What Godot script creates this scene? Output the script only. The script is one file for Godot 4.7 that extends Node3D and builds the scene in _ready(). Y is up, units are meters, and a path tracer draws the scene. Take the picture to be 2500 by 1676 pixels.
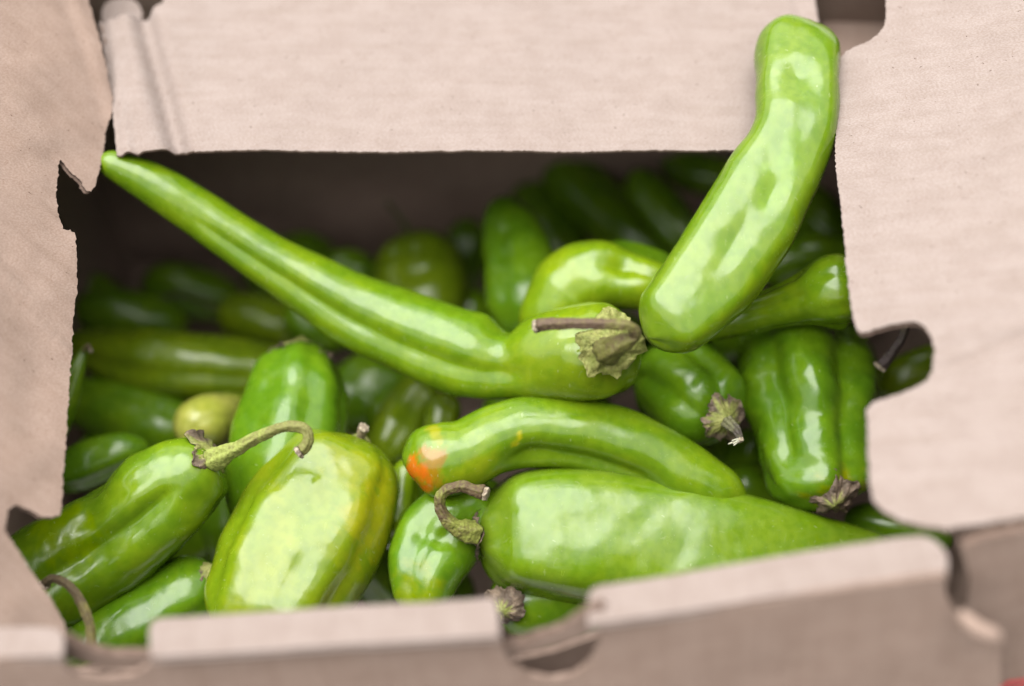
extends Node3D
# An open cardboard box of green peppers. Lengths in the tables are centimetres; the origin is the middle of the box's rim.

const CM := 0.01
const UP_FRONT := Vector3(0, 0.848, 0.5299)   # the side of a pepper that its angle 0 looks to

var mats := {}
var taken := {}
var box: Node3D
var bumps := FastNoiseLite.new()

func _ready() -> void:
	var cam := Camera3D.new()
	cam.name = "camera"
	cam.position = Vector3(0, 37.993, 23.74) * CM
	cam.rotation_degrees = Vector3(-58, 0, 0)
	cam.fov = 27.141
	cam.near = 0.02
	cam.far = 60.0
	var lens := CameraAttributesPhysical.new()
	lens.frustum_focal_length = 50.0
	lens.frustum_focus_distance = 0.497
	lens.frustum_near = 0.02
	lens.frustum_far = 60.0
	lens.exposure_aperture = 2.3
	cam.attributes = lens
	cam.fov = 27.14
	add_child(cam)
	cam.current = true

	var env := Environment.new()
	var sky_look := ProceduralSkyMaterial.new()
	sky_look.sky_top_color = Color(0.86, 0.93, 1.0)
	sky_look.sky_horizon_color = Color(0.53, 0.57, 0.62)   # an overcast sky is about a third as bright at the horizon
	sky_look.sky_curve = 0.6
	sky_look.sky_energy_multiplier = 0.24
	sky_look.ground_bottom_color = Color(0.25, 0.24, 0.23)
	sky_look.ground_horizon_color = Color(0.45, 0.44, 0.43)
	sky_look.ground_energy_multiplier = 0.24
	env.background_mode = Environment.BG_SKY
	env.sky = Sky.new()
	env.sky.sky_material = sky_look
	env.tonemap_mode = Environment.TONE_MAPPER_LINEAR
	env.tonemap_exposure = 5.2
	env.sdfgi_enabled = true
	env.ssao_enabled = true
	env.ssil_enabled = true
	var around := WorldEnvironment.new()
	around.name = "daylight"
	around.environment = env
	add_child(around)

	var sun := DirectionalLight3D.new()   # the sun behind thin cloud: wide and soft, almost overhead
	sun.name = "sun"
	sun.light_energy = 0.5
	sun.light_angular_distance = 62.0
	sun.light_color = Color(1.0, 0.997, 0.988)
	sun.shadow_enabled = true
	add_child(sun)
	sun.look_at_from_position(Vector3(-0.25, 1.0, -0.12), Vector3.ZERO, Vector3(0, 0, 1))

	make_materials()
	build_ground()
	build_box()
	build_peppers()

# ------------------------------------------------------------------ materials

func noise(freq: float, octaves: int, seed_: int, type := FastNoiseLite.TYPE_SIMPLEX_SMOOTH) -> FastNoiseLite:
	var f := FastNoiseLite.new()
	f.noise_type = type
	f.frequency = freq
	f.fractal_octaves = octaves
	f.seed = seed_
	return f

func noise_map(f: FastNoiseLite, size: int, ramp: Array, bump := 0.0) -> Texture2D:
	var t := NoiseTexture2D.new()
	t.width = size
	t.height = size
	t.seamless = true
	t.noise = f
	if bump > 0.0:
		t.as_normal_map = true
		t.bump_strength = bump
	elif ramp.size():
		var g := Gradient.new()
		var at := PackedFloat32Array()
		var c := PackedColorArray()
		for r in ramp:
			at.append(r[0])
			c.append(r[1])
		g.offsets = at
		g.colors = c
		t.color_ramp = g
	return t

func lin(r: float, g: float, b: float) -> Color:
	return Color(r, g, b).linear_to_srgb()

func flecks(size: int, seed_: int, light: int, dark: int, light_color: Color, dark_color: Color, most: int) -> Texture2D:
	# scuffs, dust and dark specks on a clear ground
	var rng := RandomNumberGenerator.new()
	rng.seed = seed_
	var im := Image.create(size, size, false, Image.FORMAT_RGBA8)
	im.fill(Color(light_color.r, light_color.g, light_color.b, 0.0))
	for k in light + dark:
		var c := light_color if k < light else dark_color
		var p := Vector2(rng.randf() * size, rng.randf() * size)
		var way := Vector2.from_angle(rng.randf() * TAU)
		var long := 1 + int(pow(rng.randf(), 4.0) * most)
		var strong := rng.randf_range(0.25, 0.9)
		for i in long:
			p += way
			way = way.rotated(rng.randf_range(-0.35, 0.35))
			var q := Vector2i(posmod(int(p.x), size), posmod(int(p.y), size))
			im.set_pixel(q.x, q.y, Color(c.r, c.g, c.b, strong))
			if rng.randf() < 0.5:
				im.set_pixel((q.x + 1) % size, q.y, Color(c.r, c.g, c.b, strong * 0.6))
	return ImageTexture.create_from_image(im)

func kraft(size: int, seed_: int) -> Texture2D:
	# recycled paper: cloudy grain, pale fibres, dark specks
	var grain := noise(0.15, 4, seed_).get_seamless_image(size, size)
	grain.convert(Image.FORMAT_L8)
	var cloud := noise(0.012, 3, seed_ + 1).get_seamless_image(size, size)
	cloud.convert(Image.FORMAT_L8)
	var a := grain.get_data()
	var b := cloud.get_data()
	var out := PackedByteArray()
	out.resize(size * size * 3)
	for i in size * size:
		var g := smoothstep(40.0, 215.0, float(a[i])) * 0.75 + smoothstep(50.0, 205.0, float(b[i])) * 0.25
		out[i * 3] = int(226.0 + 29.0 * g)
		out[i * 3 + 1] = int(220.0 + 35.0 * g)
		out[i * 3 + 2] = int(216.0 + 39.0 * g)
	var im := Image.create_from_data(size, size, false, Image.FORMAT_RGB8, out)
	var rng := RandomNumberGenerator.new()
	rng.seed = seed_
	for k in 520:
		var dark := k < 150
		var p := Vector2(rng.randf() * size, rng.randf() * size)
		var way := Vector2.from_angle(rng.randf() * TAU)
		var c := Color(0.52, 0.44, 0.40) if dark else Color(0.84, 0.79, 0.76) if k < 360 else Color(1, 1, 0.99)
		for i in (2 + int(pow(rng.randf(), 6.0) * 8.0) if dark else 6 + rng.randi() % 14):
			p += way
			way = way.rotated(rng.randf_range(-0.4, 0.4))
			im.set_pixel(posmod(int(p.x), size), posmod(int(p.y), size), c)
			if dark:
				im.set_pixel(posmod(int(p.x) + 1, size), posmod(int(p.y), size), c)
	return ImageTexture.create_from_image(im)

func make_materials() -> void:
	# waxy pepper skin: the tint is in the vertices, the maps add mottling, scuffs and unevenness
	var mottle := noise_map(noise(0.02, 4, 1), 512, [[0.25, lin(0.80, 0.86, 0.72)], [0.6, lin(1, 1, 1)]])
	var ripple := noise_map(noise(0.012, 3, 2), 512, [], 5.0)
	var gloss := noise_map(noise(0.018, 4, 3), 512, [[0.3, Color(0.14, 0.14, 0.14)], [0.7, Color(0.28, 0.28, 0.28)]])
	var dust := flecks(256, 5, 75, 10, lin(0.22, 0.26, 0.12), lin(0.02, 0.02, 0.01), 8)
	for k in 4:
		var m := StandardMaterial3D.new()
		m.resource_name = "pepper_skin"
		m.vertex_color_use_as_albedo = true
		m.albedo_texture = mottle
		m.roughness = 1.0
		m.roughness_texture = gloss
		m.metallic_specular = 0.44
		m.normal_enabled = true
		m.normal_texture = ripple
		m.normal_scale = 0.06
		m.uv1_triplanar = true
		m.uv1_scale = Vector3.ONE * 18.0
		m.uv1_offset = Vector3(0.31, 0.17, 0.53) * k
		m.detail_enabled = true
		m.detail_albedo = dust
		m.detail_uv_layer = BaseMaterial3D.DETAIL_UV_1
		m.detail_blend_mode = BaseMaterial3D.BLEND_MODE_MIX
		mats["skin%d" % k] = m
	var bark := noise_map(noise(0.05, 5, 4), 256, [[0.2, lin(0.68, 0.63, 0.55)], [0.75, lin(1, 1, 1)]])
	var rough_bump := noise_map(noise(0.04, 5, 6), 256, [], 8.0)
	var s := StandardMaterial3D.new()   # stems and calyxes, dry and fibrous
	s.resource_name = "pepper_stem"
	s.vertex_color_use_as_albedo = true
	s.albedo_texture = bark
	s.roughness = 0.75
	s.normal_enabled = true
	s.normal_texture = rough_bump
	s.normal_scale = 0.8
	s.uv1_triplanar = true
	s.uv1_scale = Vector3.ONE * 55.0
	mats["stem"] = s
	# kraft paper
	var paper := kraft(768, 8)
	var streaks := noise_map(noise(0.03, 4, 9), 512, [[0.2, lin(0.95, 0.94, 0.93)], [0.5, lin(0.98, 0.975, 0.97)], [0.75, lin(1, 1, 1)]])
	var fibre := noise_map(noise(0.25, 2, 10), 512, [], 3.0)
	for k in 3:
		var c := StandardMaterial3D.new()
		c.resource_name = "cardboard"
		c.albedo_color = [lin(0.208, 0.171, 0.155), lin(0.15, 0.105, 0.084), lin(0.228, 0.168, 0.138)][k]
		c.albedo_texture = paper
		c.roughness = 0.85
		c.metallic_specular = 0.3
		c.normal_enabled = true
		c.normal_texture = fibre
		c.normal_scale = 0.07
		c.uv1_scale = Vector3(0.075, 0.11, 1)
		c.uv2_scale = Vector3(0.16, 0.012, 1)   # streaks along the flutes
		c.detail_enabled = true
		c.detail_albedo = streaks
		c.detail_uv_layer = BaseMaterial3D.DETAIL_UV_2
		c.detail_blend_mode = BaseMaterial3D.BLEND_MODE_MUL
		mats[["card", "card_edge", "card_tan"][k]] = c
	var g := StandardMaterial3D.new()
	g.resource_name = "paving"
	g.albedo_color = lin(0.33, 0.32, 0.31)
	g.albedo_texture = noise_map(noise(0.06, 5, 12), 512, [[0.2, lin(0.6, 0.6, 0.6)], [0.8, lin(1, 1, 1)]])
	g.roughness = 0.95
	g.uv1_triplanar = true
	g.uv1_scale = Vector3.ONE * 3.0
	mats["ground"] = g
	var r := StandardMaterial3D.new()
	r.resource_name = "red_print"
	r.albedo_color = lin(0.30, 0.05, 0.045)
	r.roughness = 0.7
	mats["print"] = r

# ------------------------------------------------------------------ helpers

func numbered(called: String) -> String:
	var k: int = taken.get(called, 0)
	taken[called] = k + 1
	return called if k == 0 else "%s_%03d" % [called, k]

func add_mesh(called: String, mesh: Mesh, material: Material, parent: Node) -> MeshInstance3D:
	var o := MeshInstance3D.new()
	o.name = called
	o.mesh = mesh
	o.material_override = material
	parent.add_child(o, true)
	return o

func finish(pts: PackedVector3Array, index: PackedInt32Array, colors: PackedColorArray, uv: PackedVector2Array, flutes := 0.0) -> ArrayMesh:
	# INDEX runs counter-clockwise seen from outside
	var nor := PackedVector3Array()
	nor.resize(pts.size())
	var out := PackedInt32Array()
	out.resize(index.size())
	for i in range(0, index.size(), 3):
		var a := index[i]
		var b := index[i + 1]
		var c := index[i + 2]
		var f := (pts[b] - pts[a]).cross(pts[c] - pts[a])
		nor[a] += f
		nor[b] += f
		nor[c] += f
		out[i] = a
		out[i + 1] = c
		out[i + 2] = b
	for i in nor.size():
		nor[i] = nor[i].normalized() if nor[i].length_squared() > 1e-20 else Vector3.UP
	var arr := []
	arr.resize(Mesh.ARRAY_MAX)
	arr[Mesh.ARRAY_VERTEX] = pts
	arr[Mesh.ARRAY_NORMAL] = nor
	if colors.size():
		arr[Mesh.ARRAY_COLOR] = colors
	if uv.size():
		arr[Mesh.ARRAY_TEX_UV] = uv
		arr[Mesh.ARRAY_TEX_UV2] = Transform2D(-flutes, Vector2.ZERO) * uv
	arr[Mesh.ARRAY_INDEX] = out
	var m := ArrayMesh.new()
	m.add_surface_from_arrays(Mesh.PRIMITIVE_TRIANGLES, arr)
	return m

func loft(line: Array, front: Vector3, rows: int, cols: int, origin: Vector3, swell: Callable, tint: Callable, even := 0.45, flat := 1.0) -> ArrayMesh:
	# a closed skin round a spine of (x, y, z, radius); swell(s, angle, place, radius) gives the radius, tint(s, angle, place) the colour
	var fine := []
	var n := line.size()
	var per := 12
	for i in n - 1:
		var p0: Vector4 = line[maxi(i - 1, 0)]
		var p1: Vector4 = line[i]
		var p2: Vector4 = line[i + 1]
		var p3: Vector4 = line[mini(i + 2, n - 1)]
		for k in per:
			var t := float(k) / per
			fine.append(0.5 * (2.0 * p1 + (p2 - p0) * t + (2.0 * p0 - 5.0 * p1 + 4.0 * p2 - p3) * t * t + (3.0 * p1 - p0 - 3.0 * p2 + p3) * t * t * t))
	fine.append(line[n - 1])
	var along := PackedFloat32Array([0.0])
	for i in range(1, fine.size()):
		var d: Vector4 = fine[i] - fine[i - 1]
		along.append(along[i - 1] + Vector3(d.x, d.y, d.z).length())
	var whole := along[along.size() - 1]
	var centre := PackedVector3Array()
	var radius := PackedFloat32Array()
	var place := PackedFloat32Array()
	var j := 0
	for i in rows + 1:
		var q := float(i) / rows
		var s := lerpf(q, (1.0 - cos(PI * q)) * 0.5, even)
		var d := s * whole
		while j < along.size() - 2 and along[j + 1] < d:
			j += 1
		var w := clampf((d - along[j]) / maxf(along[j + 1] - along[j], 1e-6), 0.0, 1.0)
		var v: Vector4 = fine[j].lerp(fine[j + 1], w)
		centre.append(Vector3(v.x, v.y, v.z))
		radius.append(v.w)
		place.append(s)
	var pts := PackedVector3Array()
	var colors := PackedColorArray()
	var index := PackedInt32Array()
	for i in rows + 1:
		var a := centre[maxi(i - 1, 0)]
		var b := centre[mini(i + 1, rows)]
		var t := (b - a).normalized()
		var nn := (front - t * front.dot(t)).normalized()
		var bb := t.cross(nn)
		for k in cols:
			var phi := TAU * k / cols
			var way := nn * cos(phi) * flat + bb * sin(phi)
			var p := centre[i] + way * radius[i]
			var r: float = swell.call(place[i], phi, p, radius[i], whole)
			p = centre[i] + way * r
			pts.append((p - origin) * CM)
			colors.append(tint.call(place[i], phi, p))
			if i < rows:
				var k2 := (k + 1) % cols
				index.append_array([i * cols + k, i * cols + k2, (i + 1) * cols + k, i * cols + k2, (i + 1) * cols + k2, (i + 1) * cols + k])
	return finish(pts, index, colors, PackedVector2Array())

func wrapped(a: float) -> float:
	return wrapf(a, -PI, PI)

# ------------------------------------------------------------------ peppers

func pepper(called: String, label: String, d: Dictionary) -> Node3D:
	var line: Array = d.spine
	var sd: int = d.get("seed", 1)
	var low: Vector4 = line[0]
	for v in line:
		if v.y - v.w < low.y - low.w:
			low = v
	var origin := Vector3(low.x, low.y - low.w, low.z)
	var root := Node3D.new()
	root.name = numbered(called)
	root.position = origin * CM
	root.set_meta("label", label)
	root.set_meta("category", "pepper")
	root.set_meta("group", "green peppers heaped in the cardboard box")
	add_child(root)
	var rng := RandomNumberGenerator.new()
	rng.seed = sd
	var grooves: Array = d.get("grooves", [[rng.randf_range(-60, 60), 0.12, 18.0, rng.randf_range(-15, 15), 0.0, 0.9], [rng.randf_range(100, 200), 0.1, 20.0, 0.0, 0.0, 1.0]])
	var dents: Array = d.get("dents", [])
	var facets: Array = d.get("facets", [])
	var patches: Array = d.get("patches", [])
	var cap: Vector2 = d.get("cap", Vector2(0.9, 1.0))
	var lump: float = d.get("lump", 1.0)
	var blunt: float = d.get("blunt", 2.4)
	var fine: float = d.get("fine", 1.0)
	var tint: Array = d.tint
	var shift := Vector3(sd * 7.3, sd * 3.1, sd * 5.7)
	var r_start: float = line[mini(1, line.size() - 1)].w
	var r_end: float = line[maxi(line.size() - 2, 0)].w
	var skin := func(s: float, phi: float, p: Vector3, r: float, whole: float) -> float:
		var k := 1.0
		for g in grooves:
			var a := wrapped(phi - deg_to_rad(g[0] + g[3] * s)) / deg_to_rad(g[2])
			if absf(a) < 3.0:
				var e := smoothstep(g[4] - 0.06, g[4] + 0.08, s) * (1.0 - smoothstep(g[5] - 0.12, g[5] + 0.02, s))
				k -= g[1] * e * (exp(-a * a) * 0.85 + exp(-a * a * 6.0) * 0.15)
		for t in facets:   # a side that has gone flat
			var c := cos(wrapped(phi - deg_to_rad(t[0] + t[2] * s)))
			if c > 0.25:
				k = -log(exp(-k * 9.0) + exp(-(t[1] + 0.06) / c * 9.0)) / 9.0
		for t in dents:
			var x: float = (s - t[0]) / t[2]
			var y: float = wrapped(phi - deg_to_rad(t[1])) / deg_to_rad(t[3])
			var w := x * x + y * y
			if w < 8.0:
				k -= t[4] * exp(-w)
		var q := p * 0.9 + shift
		k += lump * (0.045 * bumps.get_noise_3dv(q * 0.5) + 0.013 * bumps.get_noise_3dv(q * 1.2) + 0.0028 * bumps.get_noise_3dv(q * 3.0))
		k += lump * 0.003 * bumps.get_noise_2d(s * whole * 2.2 + shift.x, phi * 0.8)
		var l0 := minf(cap.x * r_start, whole * 0.4)
		var l1 := minf(cap.y * r_end, whole * 0.4)
		var f0 := clampf(s * whole / l0, 0.0, 1.0)
		var f1 := clampf((1.0 - s) * whole / l1, 0.0, 1.0)
		k *= pow(maxf(1.0 - pow(1.0 - f0, blunt), 0.0), 1.0 / blunt) * sqrt(maxf(1.0 - (1.0 - f1) * (1.0 - f1), 0.0))
		return maxf(r * k, 0.002)
	var color := func(s: float, phi: float, p: Vector3) -> Color:
		var w := clampf(0.5 + 0.9 * bumps.get_noise_3dv(p * 0.55 + shift) + 0.35 * bumps.get_noise_3dv(p * 2.4 + shift), 0.0, 1.0)
		var c: Color = tint[0].lerp(tint[1], w)
		for t in patches:
			var x: float = (s - t[0]) / t[2]
			var y: float = wrapped(phi - deg_to_rad(t[1])) / deg_to_rad(t[3])
			var near := 1.0 - x * x - y * y + 0.7 * bumps.get_noise_3dv(p * 1.4 - shift) + 0.3 * bumps.get_noise_3dv(p * 6.0 - shift)
			c = c.lerp(t[4], smoothstep(-0.1, 0.8, near) * t[5])
		return c
	var rows := int(64 * fine + 8)
	var cols := int(48 * minf(fine, 1.4) + 8)
	add_mesh("body", loft(line, UP_FRONT, rows, cols, origin, skin, color, 0.5, d.get("flat", 1.0)), mats["skin%d" % (sd % 4)], root)
	if d.has("calyx"):
		add_mesh("calyx", calyx(d.calyx, origin), mats["stem"], root)
	if d.has("stem"):
		add_stem(d.stem, d.stem_tint, origin, root, sd, d.get("bristles", false))
	return root

func calyx(c: Array, origin: Vector3) -> ArrayMesh:
	# the dried green star round the stem: ragged, crumpled, browner at its rim
	var at: Vector3 = c[0]
	var axis: Vector3 = c[1]
	var size: float = c[2]
	var droop: float = c[3]
	var sd: int = c[4]
	var dry: float = c[5]
	var side := axis.cross(Vector3(0.3, 0.9, 0.2)).normalized()
	var over := side.cross(axis)
	var cols := 72
	var rings := 12
	var pts := PackedVector3Array()
	var colors := PackedColorArray()
	var index := PackedInt32Array()
	var sh := Vector3(sd * 4.7, sd * 9.1, sd * 2.3)
	for i in rings * 2:
		var top := i < rings
		var t := float(i) / (rings - 1) if top else float(rings * 2 - 1 - i) / (rings - 1)
		for k in cols:
			var a := TAU * k / cols
			var dir := side * cos(a) + over * sin(a)
			var teeth := 0.88 + 0.26 * bumps.get_noise_3dv(dir * 1.1 + sh) + 0.09 * bumps.get_noise_3dv(dir * 3.0 - sh) + 0.035 * bumps.get_noise_3dv(dir * 9.0 + sh)
			var r := size * t * lerpf(1.0, teeth, t) * (1.0 + 0.2 * cos(a - sd) * t)
			var h := size * (0.34 * pow(1.0 - t, 2.0) - droop * t * t)
			h += size * t * (0.14 * bumps.get_noise_3dv(dir * t * 2.2 + sh) + 0.09 * bumps.get_noise_3dv(dir * (1.0 + t) * 6.5 + sh) + 0.03 * sin(a * 5.0 + 3.0 * t) * t)
			h += size * 0.10 * t * t * t * maxf(0.0, bumps.get_noise_3dv(dir * 4.0 - sh) * 2.0)
			if not top:
				h -= 0.035 + 0.05 * (1.0 - t)
			var p := at + dir * r + axis * h
			pts.append((p - origin) * CM)
			var w := clampf(0.45 + 0.9 * bumps.get_noise_3dv(p * 2.2 + sh) + 0.5 * bumps.get_noise_3dv(p * 7.0), 0.0, 1.0)
			var rim := smoothstep(0.62, 1.0, t * (0.62 + 0.4 * dry) + 0.40 * bumps.get_noise_3dv(dir * 3.0 + sh) + (dry - 0.55) * 0.5)
			var green := Color(0.13, 0.15, 0.025).lerp(Color(0.21, 0.215, 0.06), w)
			var brown := Color(0.06, 0.042, 0.027).lerp(Color(0.14, 0.10, 0.068), w)
			colors.append(green.lerp(brown, rim))
			if i < rings * 2 - 1:
				var k2 := (k + 1) % cols
				index.append_array([i * cols + k, (i + 1) * cols + k, i * cols + k2, i * cols + k2, (i + 1) * cols + k, (i + 1) * cols + k2])
	return finish(pts, index, colors, PackedVector2Array())

func add_stem(line: Array, tint: Array, origin: Vector3, root: Node3D, sd: int, bristles: bool) -> void:
	var sh := Vector3(sd * 3.3, sd * 1.9, sd * 8.1)
	var swell := func(s: float, phi: float, p: Vector3, r: float, _whole: float) -> float:
		var k := 1.0 + 0.10 * sin(phi * 5.0 + s * 2.0) + 0.05 * sin(phi * 9.0 + s * 3.0 + sd) + 0.14 * bumps.get_noise_3dv(p * 2.0 + sh) + 0.08 * bumps.get_noise_3dv(p * 7.0 + sh)
		return maxf(r * k * (1.0 if s > 0.0 and s < 1.0 else 0.02), 0.002)
	var color := func(s: float, phi: float, p: Vector3) -> Color:
		var w := clampf(smoothstep(0.05, 0.75, s + 0.35 * bumps.get_noise_3dv(p * 1.6 + sh)) + 0.45 * bumps.get_noise_3dv(p * 6.0 + sh) + 0.25 * sin(phi * 5.0) * bumps.get_noise_2d(s * 30.0, phi * 2.0), 0.0, 1.0)
		return tint[0].lerp(tint[1], w)
	var stem := add_mesh("stem", loft(line, Vector3(0.13, 0.86, 0.49).normalized(), 64, 28, origin, swell, color, 0.15), mats["stem"], root)
	# the pale cut end
	var last: Vector4 = line[line.size() - 1]
	var before: Vector4 = line[line.size() - 2]
	var end := Vector3(last.x, last.y, last.z)
	var way := (end - Vector3(before.x, before.y, before.z)).normalized()
	var cut := [Vector4(end.x - way.x * 0.06, end.y - way.y * 0.06, end.z - way.z * 0.06, last.w * 0.95), Vector4(end.x + way.x * 0.05, end.y + way.y * 0.05, end.z + way.z * 0.05, last.w * 1.06), Vector4(end.x + way.x * 0.13, end.y + way.y * 0.13, end.z + way.z * 0.13, last.w * 0.92)]
	var ragged := func(s: float, phi: float, p: Vector3, r: float, _whole: float) -> float:
		return maxf(r * (1.0 + 0.25 * bumps.get_noise_3dv(p * 5.0 + sh) + 0.12 * sin(phi * 7.0)) * (0.02 if s <= 0.0 or s >= 1.0 else 1.0), 0.002)
	var pale := func(_s: float, _phi: float, p: Vector3) -> Color:
		return Color(0.12, 0.09, 0.066).lerp(Color(0.28, 0.24, 0.17), clampf(0.6 + bumps.get_noise_3dv(p * 8.0), 0.0, 1.0))
	add_mesh("cut_end", loft(cut, Vector3(0.2, 0.8, 0.5).normalized(), 10, 24, origin, ragged, pale, 0.0), mats["stem"], stem)
	if bristles:
		var rng := RandomNumberGenerator.new()
		rng.seed = 77
		for k in 5:
			var b := end + Vector3(rng.randf_range(-0.06, 0.06), rng.randf_range(-0.03, 0.05), rng.randf_range(-0.05, 0.05))
			var e := b + Vector3(-0.42 + rng.randf_range(-0.1, 0.2), rng.randf_range(0.05, 0.14), 0.20 + rng.randf_range(-0.08, 0.1)) * rng.randf_range(0.6, 1.0)
			var hair := [Vector4(b.x, b.y, b.z, 0.035), Vector4((b.x + e.x) / 2, (b.y + e.y) / 2 + 0.02, (b.z + e.z) / 2, 0.035), Vector4(e.x, e.y, e.z, 0.022)]
			var plain := func(s: float, _phi: float, _p: Vector3, r: float, _whole: float) -> float: return maxf(r * (0.1 if s <= 0.0 or s >= 1.0 else 1.0), 0.002)
			var white := func(_s: float, _phi: float, _p: Vector3) -> Color: return Color(0.34, 0.34, 0.26)
			add_mesh("frayed_fibre", loft(hair, Vector3.UP, 8, 8, origin, plain, white, 0.0), mats["stem"], stem)

# ------------------------------------------------------------------ cardboard

func roughened(outline: Array, step: float, amount: float, f: FastNoiseLite) -> PackedVector2Array:
	# a cut or torn edge: short facets that wander off the straight line
	var out := PackedVector2Array()
	var run := 0.0
	for i in outline.size():
		var a: Vector2 = outline[i]
		var b: Vector2 = outline[(i + 1) % outline.size()]
		var n := maxi(1, int(a.distance_to(b) / step))
		var side := (b - a).orthogonal().normalized()
		for k in n:
			var p := a.lerp(b, float(k) / n)
			run += step
			out.append(p + side * amount * (f.get_noise_1d(run * 6.0) * 0.7 + 1.3 * f.get_noise_1d(run * 37.0)) * (0.3 if k == 0 else 1.0))
	return out

func panel(parent: Node3D, called: String, at: Vector3, u: Vector3, v: Vector3, outline: Array, o: Dictionary) -> MeshInstance3D:
	# a sheet of corrugated board cut to OUTLINE (cm along u and v), with folds, flutes and warp, two liners and the fluted core between
	var up := u.cross(v).normalized()
	var thick: float = o.get("thick", 0.22)
	var f := noise(0.35, 3, o.get("seed", 1))
	var edge := roughened(outline, 0.08, o.get("rough", 0.02), f)
	var folds: Array = o.get("folds", [])
	var ripple: Array = o.get("ripple", [0, 1.0, 0.0])
	var ra := deg_to_rad(ripple[0])
	var warp: float = o.get("warp", 0.0)
	var height := func(p: Vector2) -> float:
		var h := warp * 1.6 * f.get_noise_2d(p.x * 0.35, p.y * 0.35) + warp * 0.12 * f.get_noise_2d(p.x * 2.0 + 50.0, p.y * 2.0)
		if ripple[2] > 0.0:
			var w: float = p.x * cos(ra) + p.y * sin(ra) + 0.06 * f.get_noise_2d(p.x * 0.8, p.y * 0.8)
			h += ripple[2] * sin(TAU * w / ripple[1]) * (0.55 + 0.9 * f.get_noise_2d(p.x * 0.5 + 9.0, p.y * 0.5))
		for q in folds:
			var d: float = (p.x * cos(deg_to_rad(q[0])) + p.y * sin(deg_to_rad(q[0])) - q[1]) / q[2]
			if q[4] == 0:
				h += q[3] * exp(-d * d)
			else:
				h += q[3] * (smoothstep(-1.0, 1.0, d) - 1.0)
		return h
	var cell: float = o.get("cell", 0.4)
	var box2 := Rect2(edge[0], Vector2.ZERO)
	for p in edge:
		box2 = box2.expand(p)
	var pts := PackedVector3Array()
	var uv := PackedVector2Array()
	var index := PackedInt32Array()
	var seen := {}
	var add := func(p: Vector2, drop: float) -> int:
		var key := Vector3(snappedf(p.x, 0.0005), snappedf(p.y, 0.0005), drop)
		if not seen.has(key):
			seen[key] = pts.size()
			pts.append((at + u * p.x + v * p.y + up * (height.call(p) - drop)) * CM)
			uv.append(p)
		return seen[key]
	var near := {}   # cells that the outline may cross
	for k in edge.size():
		var b := edge[(k + 1) % edge.size()]
		var steps := int(edge[k].distance_to(b) / (cell * 0.5)) + 1
		for w in steps:
			var q := (edge[k].lerp(b, float(w) / steps) - box2.position) / cell
			for a in 9:
				near[Vector2i(int(q.x) + a % 3 - 1, int(q.y) + a / 3 - 1)] = true
	for i in int(ceil(box2.size.x / cell)):
		for j in int(ceil(box2.size.y / cell)):
			var c := box2.position + Vector2(i, j) * cell
			if not near.has(Vector2i(i, j)):
				if Geometry2D.is_point_in_polygon(c, edge):
					var four := [c, c + Vector2(cell, 0), c + Vector2(cell, cell), c + Vector2(0, cell)]
					for t in [[0, 1, 2], [0, 2, 3]]:
						index.append_array([add.call(four[t[0]], 0.0), add.call(four[t[1]], 0.0), add.call(four[t[2]], 0.0)])
						index.append_array([add.call(four[t[0]], thick), add.call(four[t[2]], thick), add.call(four[t[1]], thick)])
				continue
			var square := PackedVector2Array([c, c + Vector2(cell, 0), c + Vector2(cell, cell), c + Vector2(0, cell)])
			for piece in Geometry2D.intersect_polygons(edge, square):
				var tri := Geometry2D.triangulate_polygon(piece)
				for k in range(0, tri.size(), 3):
					var a := piece[tri[k]]
					var b := piece[tri[k + 1]]
					var d := piece[tri[k + 2]]
					if (b - a).cross(d - a) < 0.0:
						var w := b
						b = d
						d = w
					index.append_array([add.call(a, 0.0), add.call(b, 0.0), add.call(d, 0.0)])
					index.append_array([add.call(a, thick), add.call(d, thick), add.call(b, thick)])
	var sheet := add_mesh(called, finish(pts, index, PackedColorArray(), uv, ra), mats[o.get("paper", "card")], parent)
	# the cut edge: two thin liners with the fluted core set back between them
	var ep := PackedVector3Array()
	var eu := PackedVector2Array()
	var ei := PackedInt32Array()
	var turn := 1.0 if not Geometry2D.is_polygon_clockwise(edge) else -1.0
	var run := 0.0
	var levels := [[0.0, 0.0], [0.055, 0.0], [0.06, 1.0], [thick - 0.06, 1.0], [thick - 0.055, 0.0], [thick, 0.0]]
	var count := edge.size()
	for i in count:
		var p := edge[i]
		var along := (edge[(i + 1) % count] - edge[posmod(i - 1, count)]).normalized()
		var inward := Vector2(-along.y, along.x) * turn
		run += p.distance_to(edge[posmod(i - 1, count)])
		var h: float = height.call(p)
		for l in levels:
			var back: float = l[1] * (0.07 + 0.07 * (0.5 + 0.5 * sin(TAU * run / 0.62)) + 0.05 * f.get_noise_1d(run * 9.0))
			var q := p + inward * back
			ep.append((at + u * q.x + v * q.y + up * (h - l[0])) * CM)
			eu.append(q + Vector2(0, l[0]))
		var m := levels.size()
		var i2 := (i + 1) % count
		for l in m - 1:
			var t := [i * m + l, i * m + l + 1, i2 * m + l, i2 * m + l, i * m + l + 1, i2 * m + l + 1]
			if turn < 0.0:
				t.reverse()
			ei.append_array(t)
	add_mesh("cut_edge", finish(ep, ei, PackedColorArray(), eu), mats[o.get("edge_paper", "card_edge")], sheet)
	return sheet

func bead(parent: Node3D, called: String, line: Array) -> void:
	# the rounded outside of a fold
	var plain := func(_s: float, _phi: float, _p: Vector3, r: float, _whole: float) -> float: return r
	var white := func(_s: float, _phi: float, _p: Vector3) -> Color: return Color.WHITE
	add_mesh(called, loft(line, Vector3.UP, 40, 16, Vector3.ZERO, plain, white, 0.0), mats["card_fold"], parent)

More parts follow.
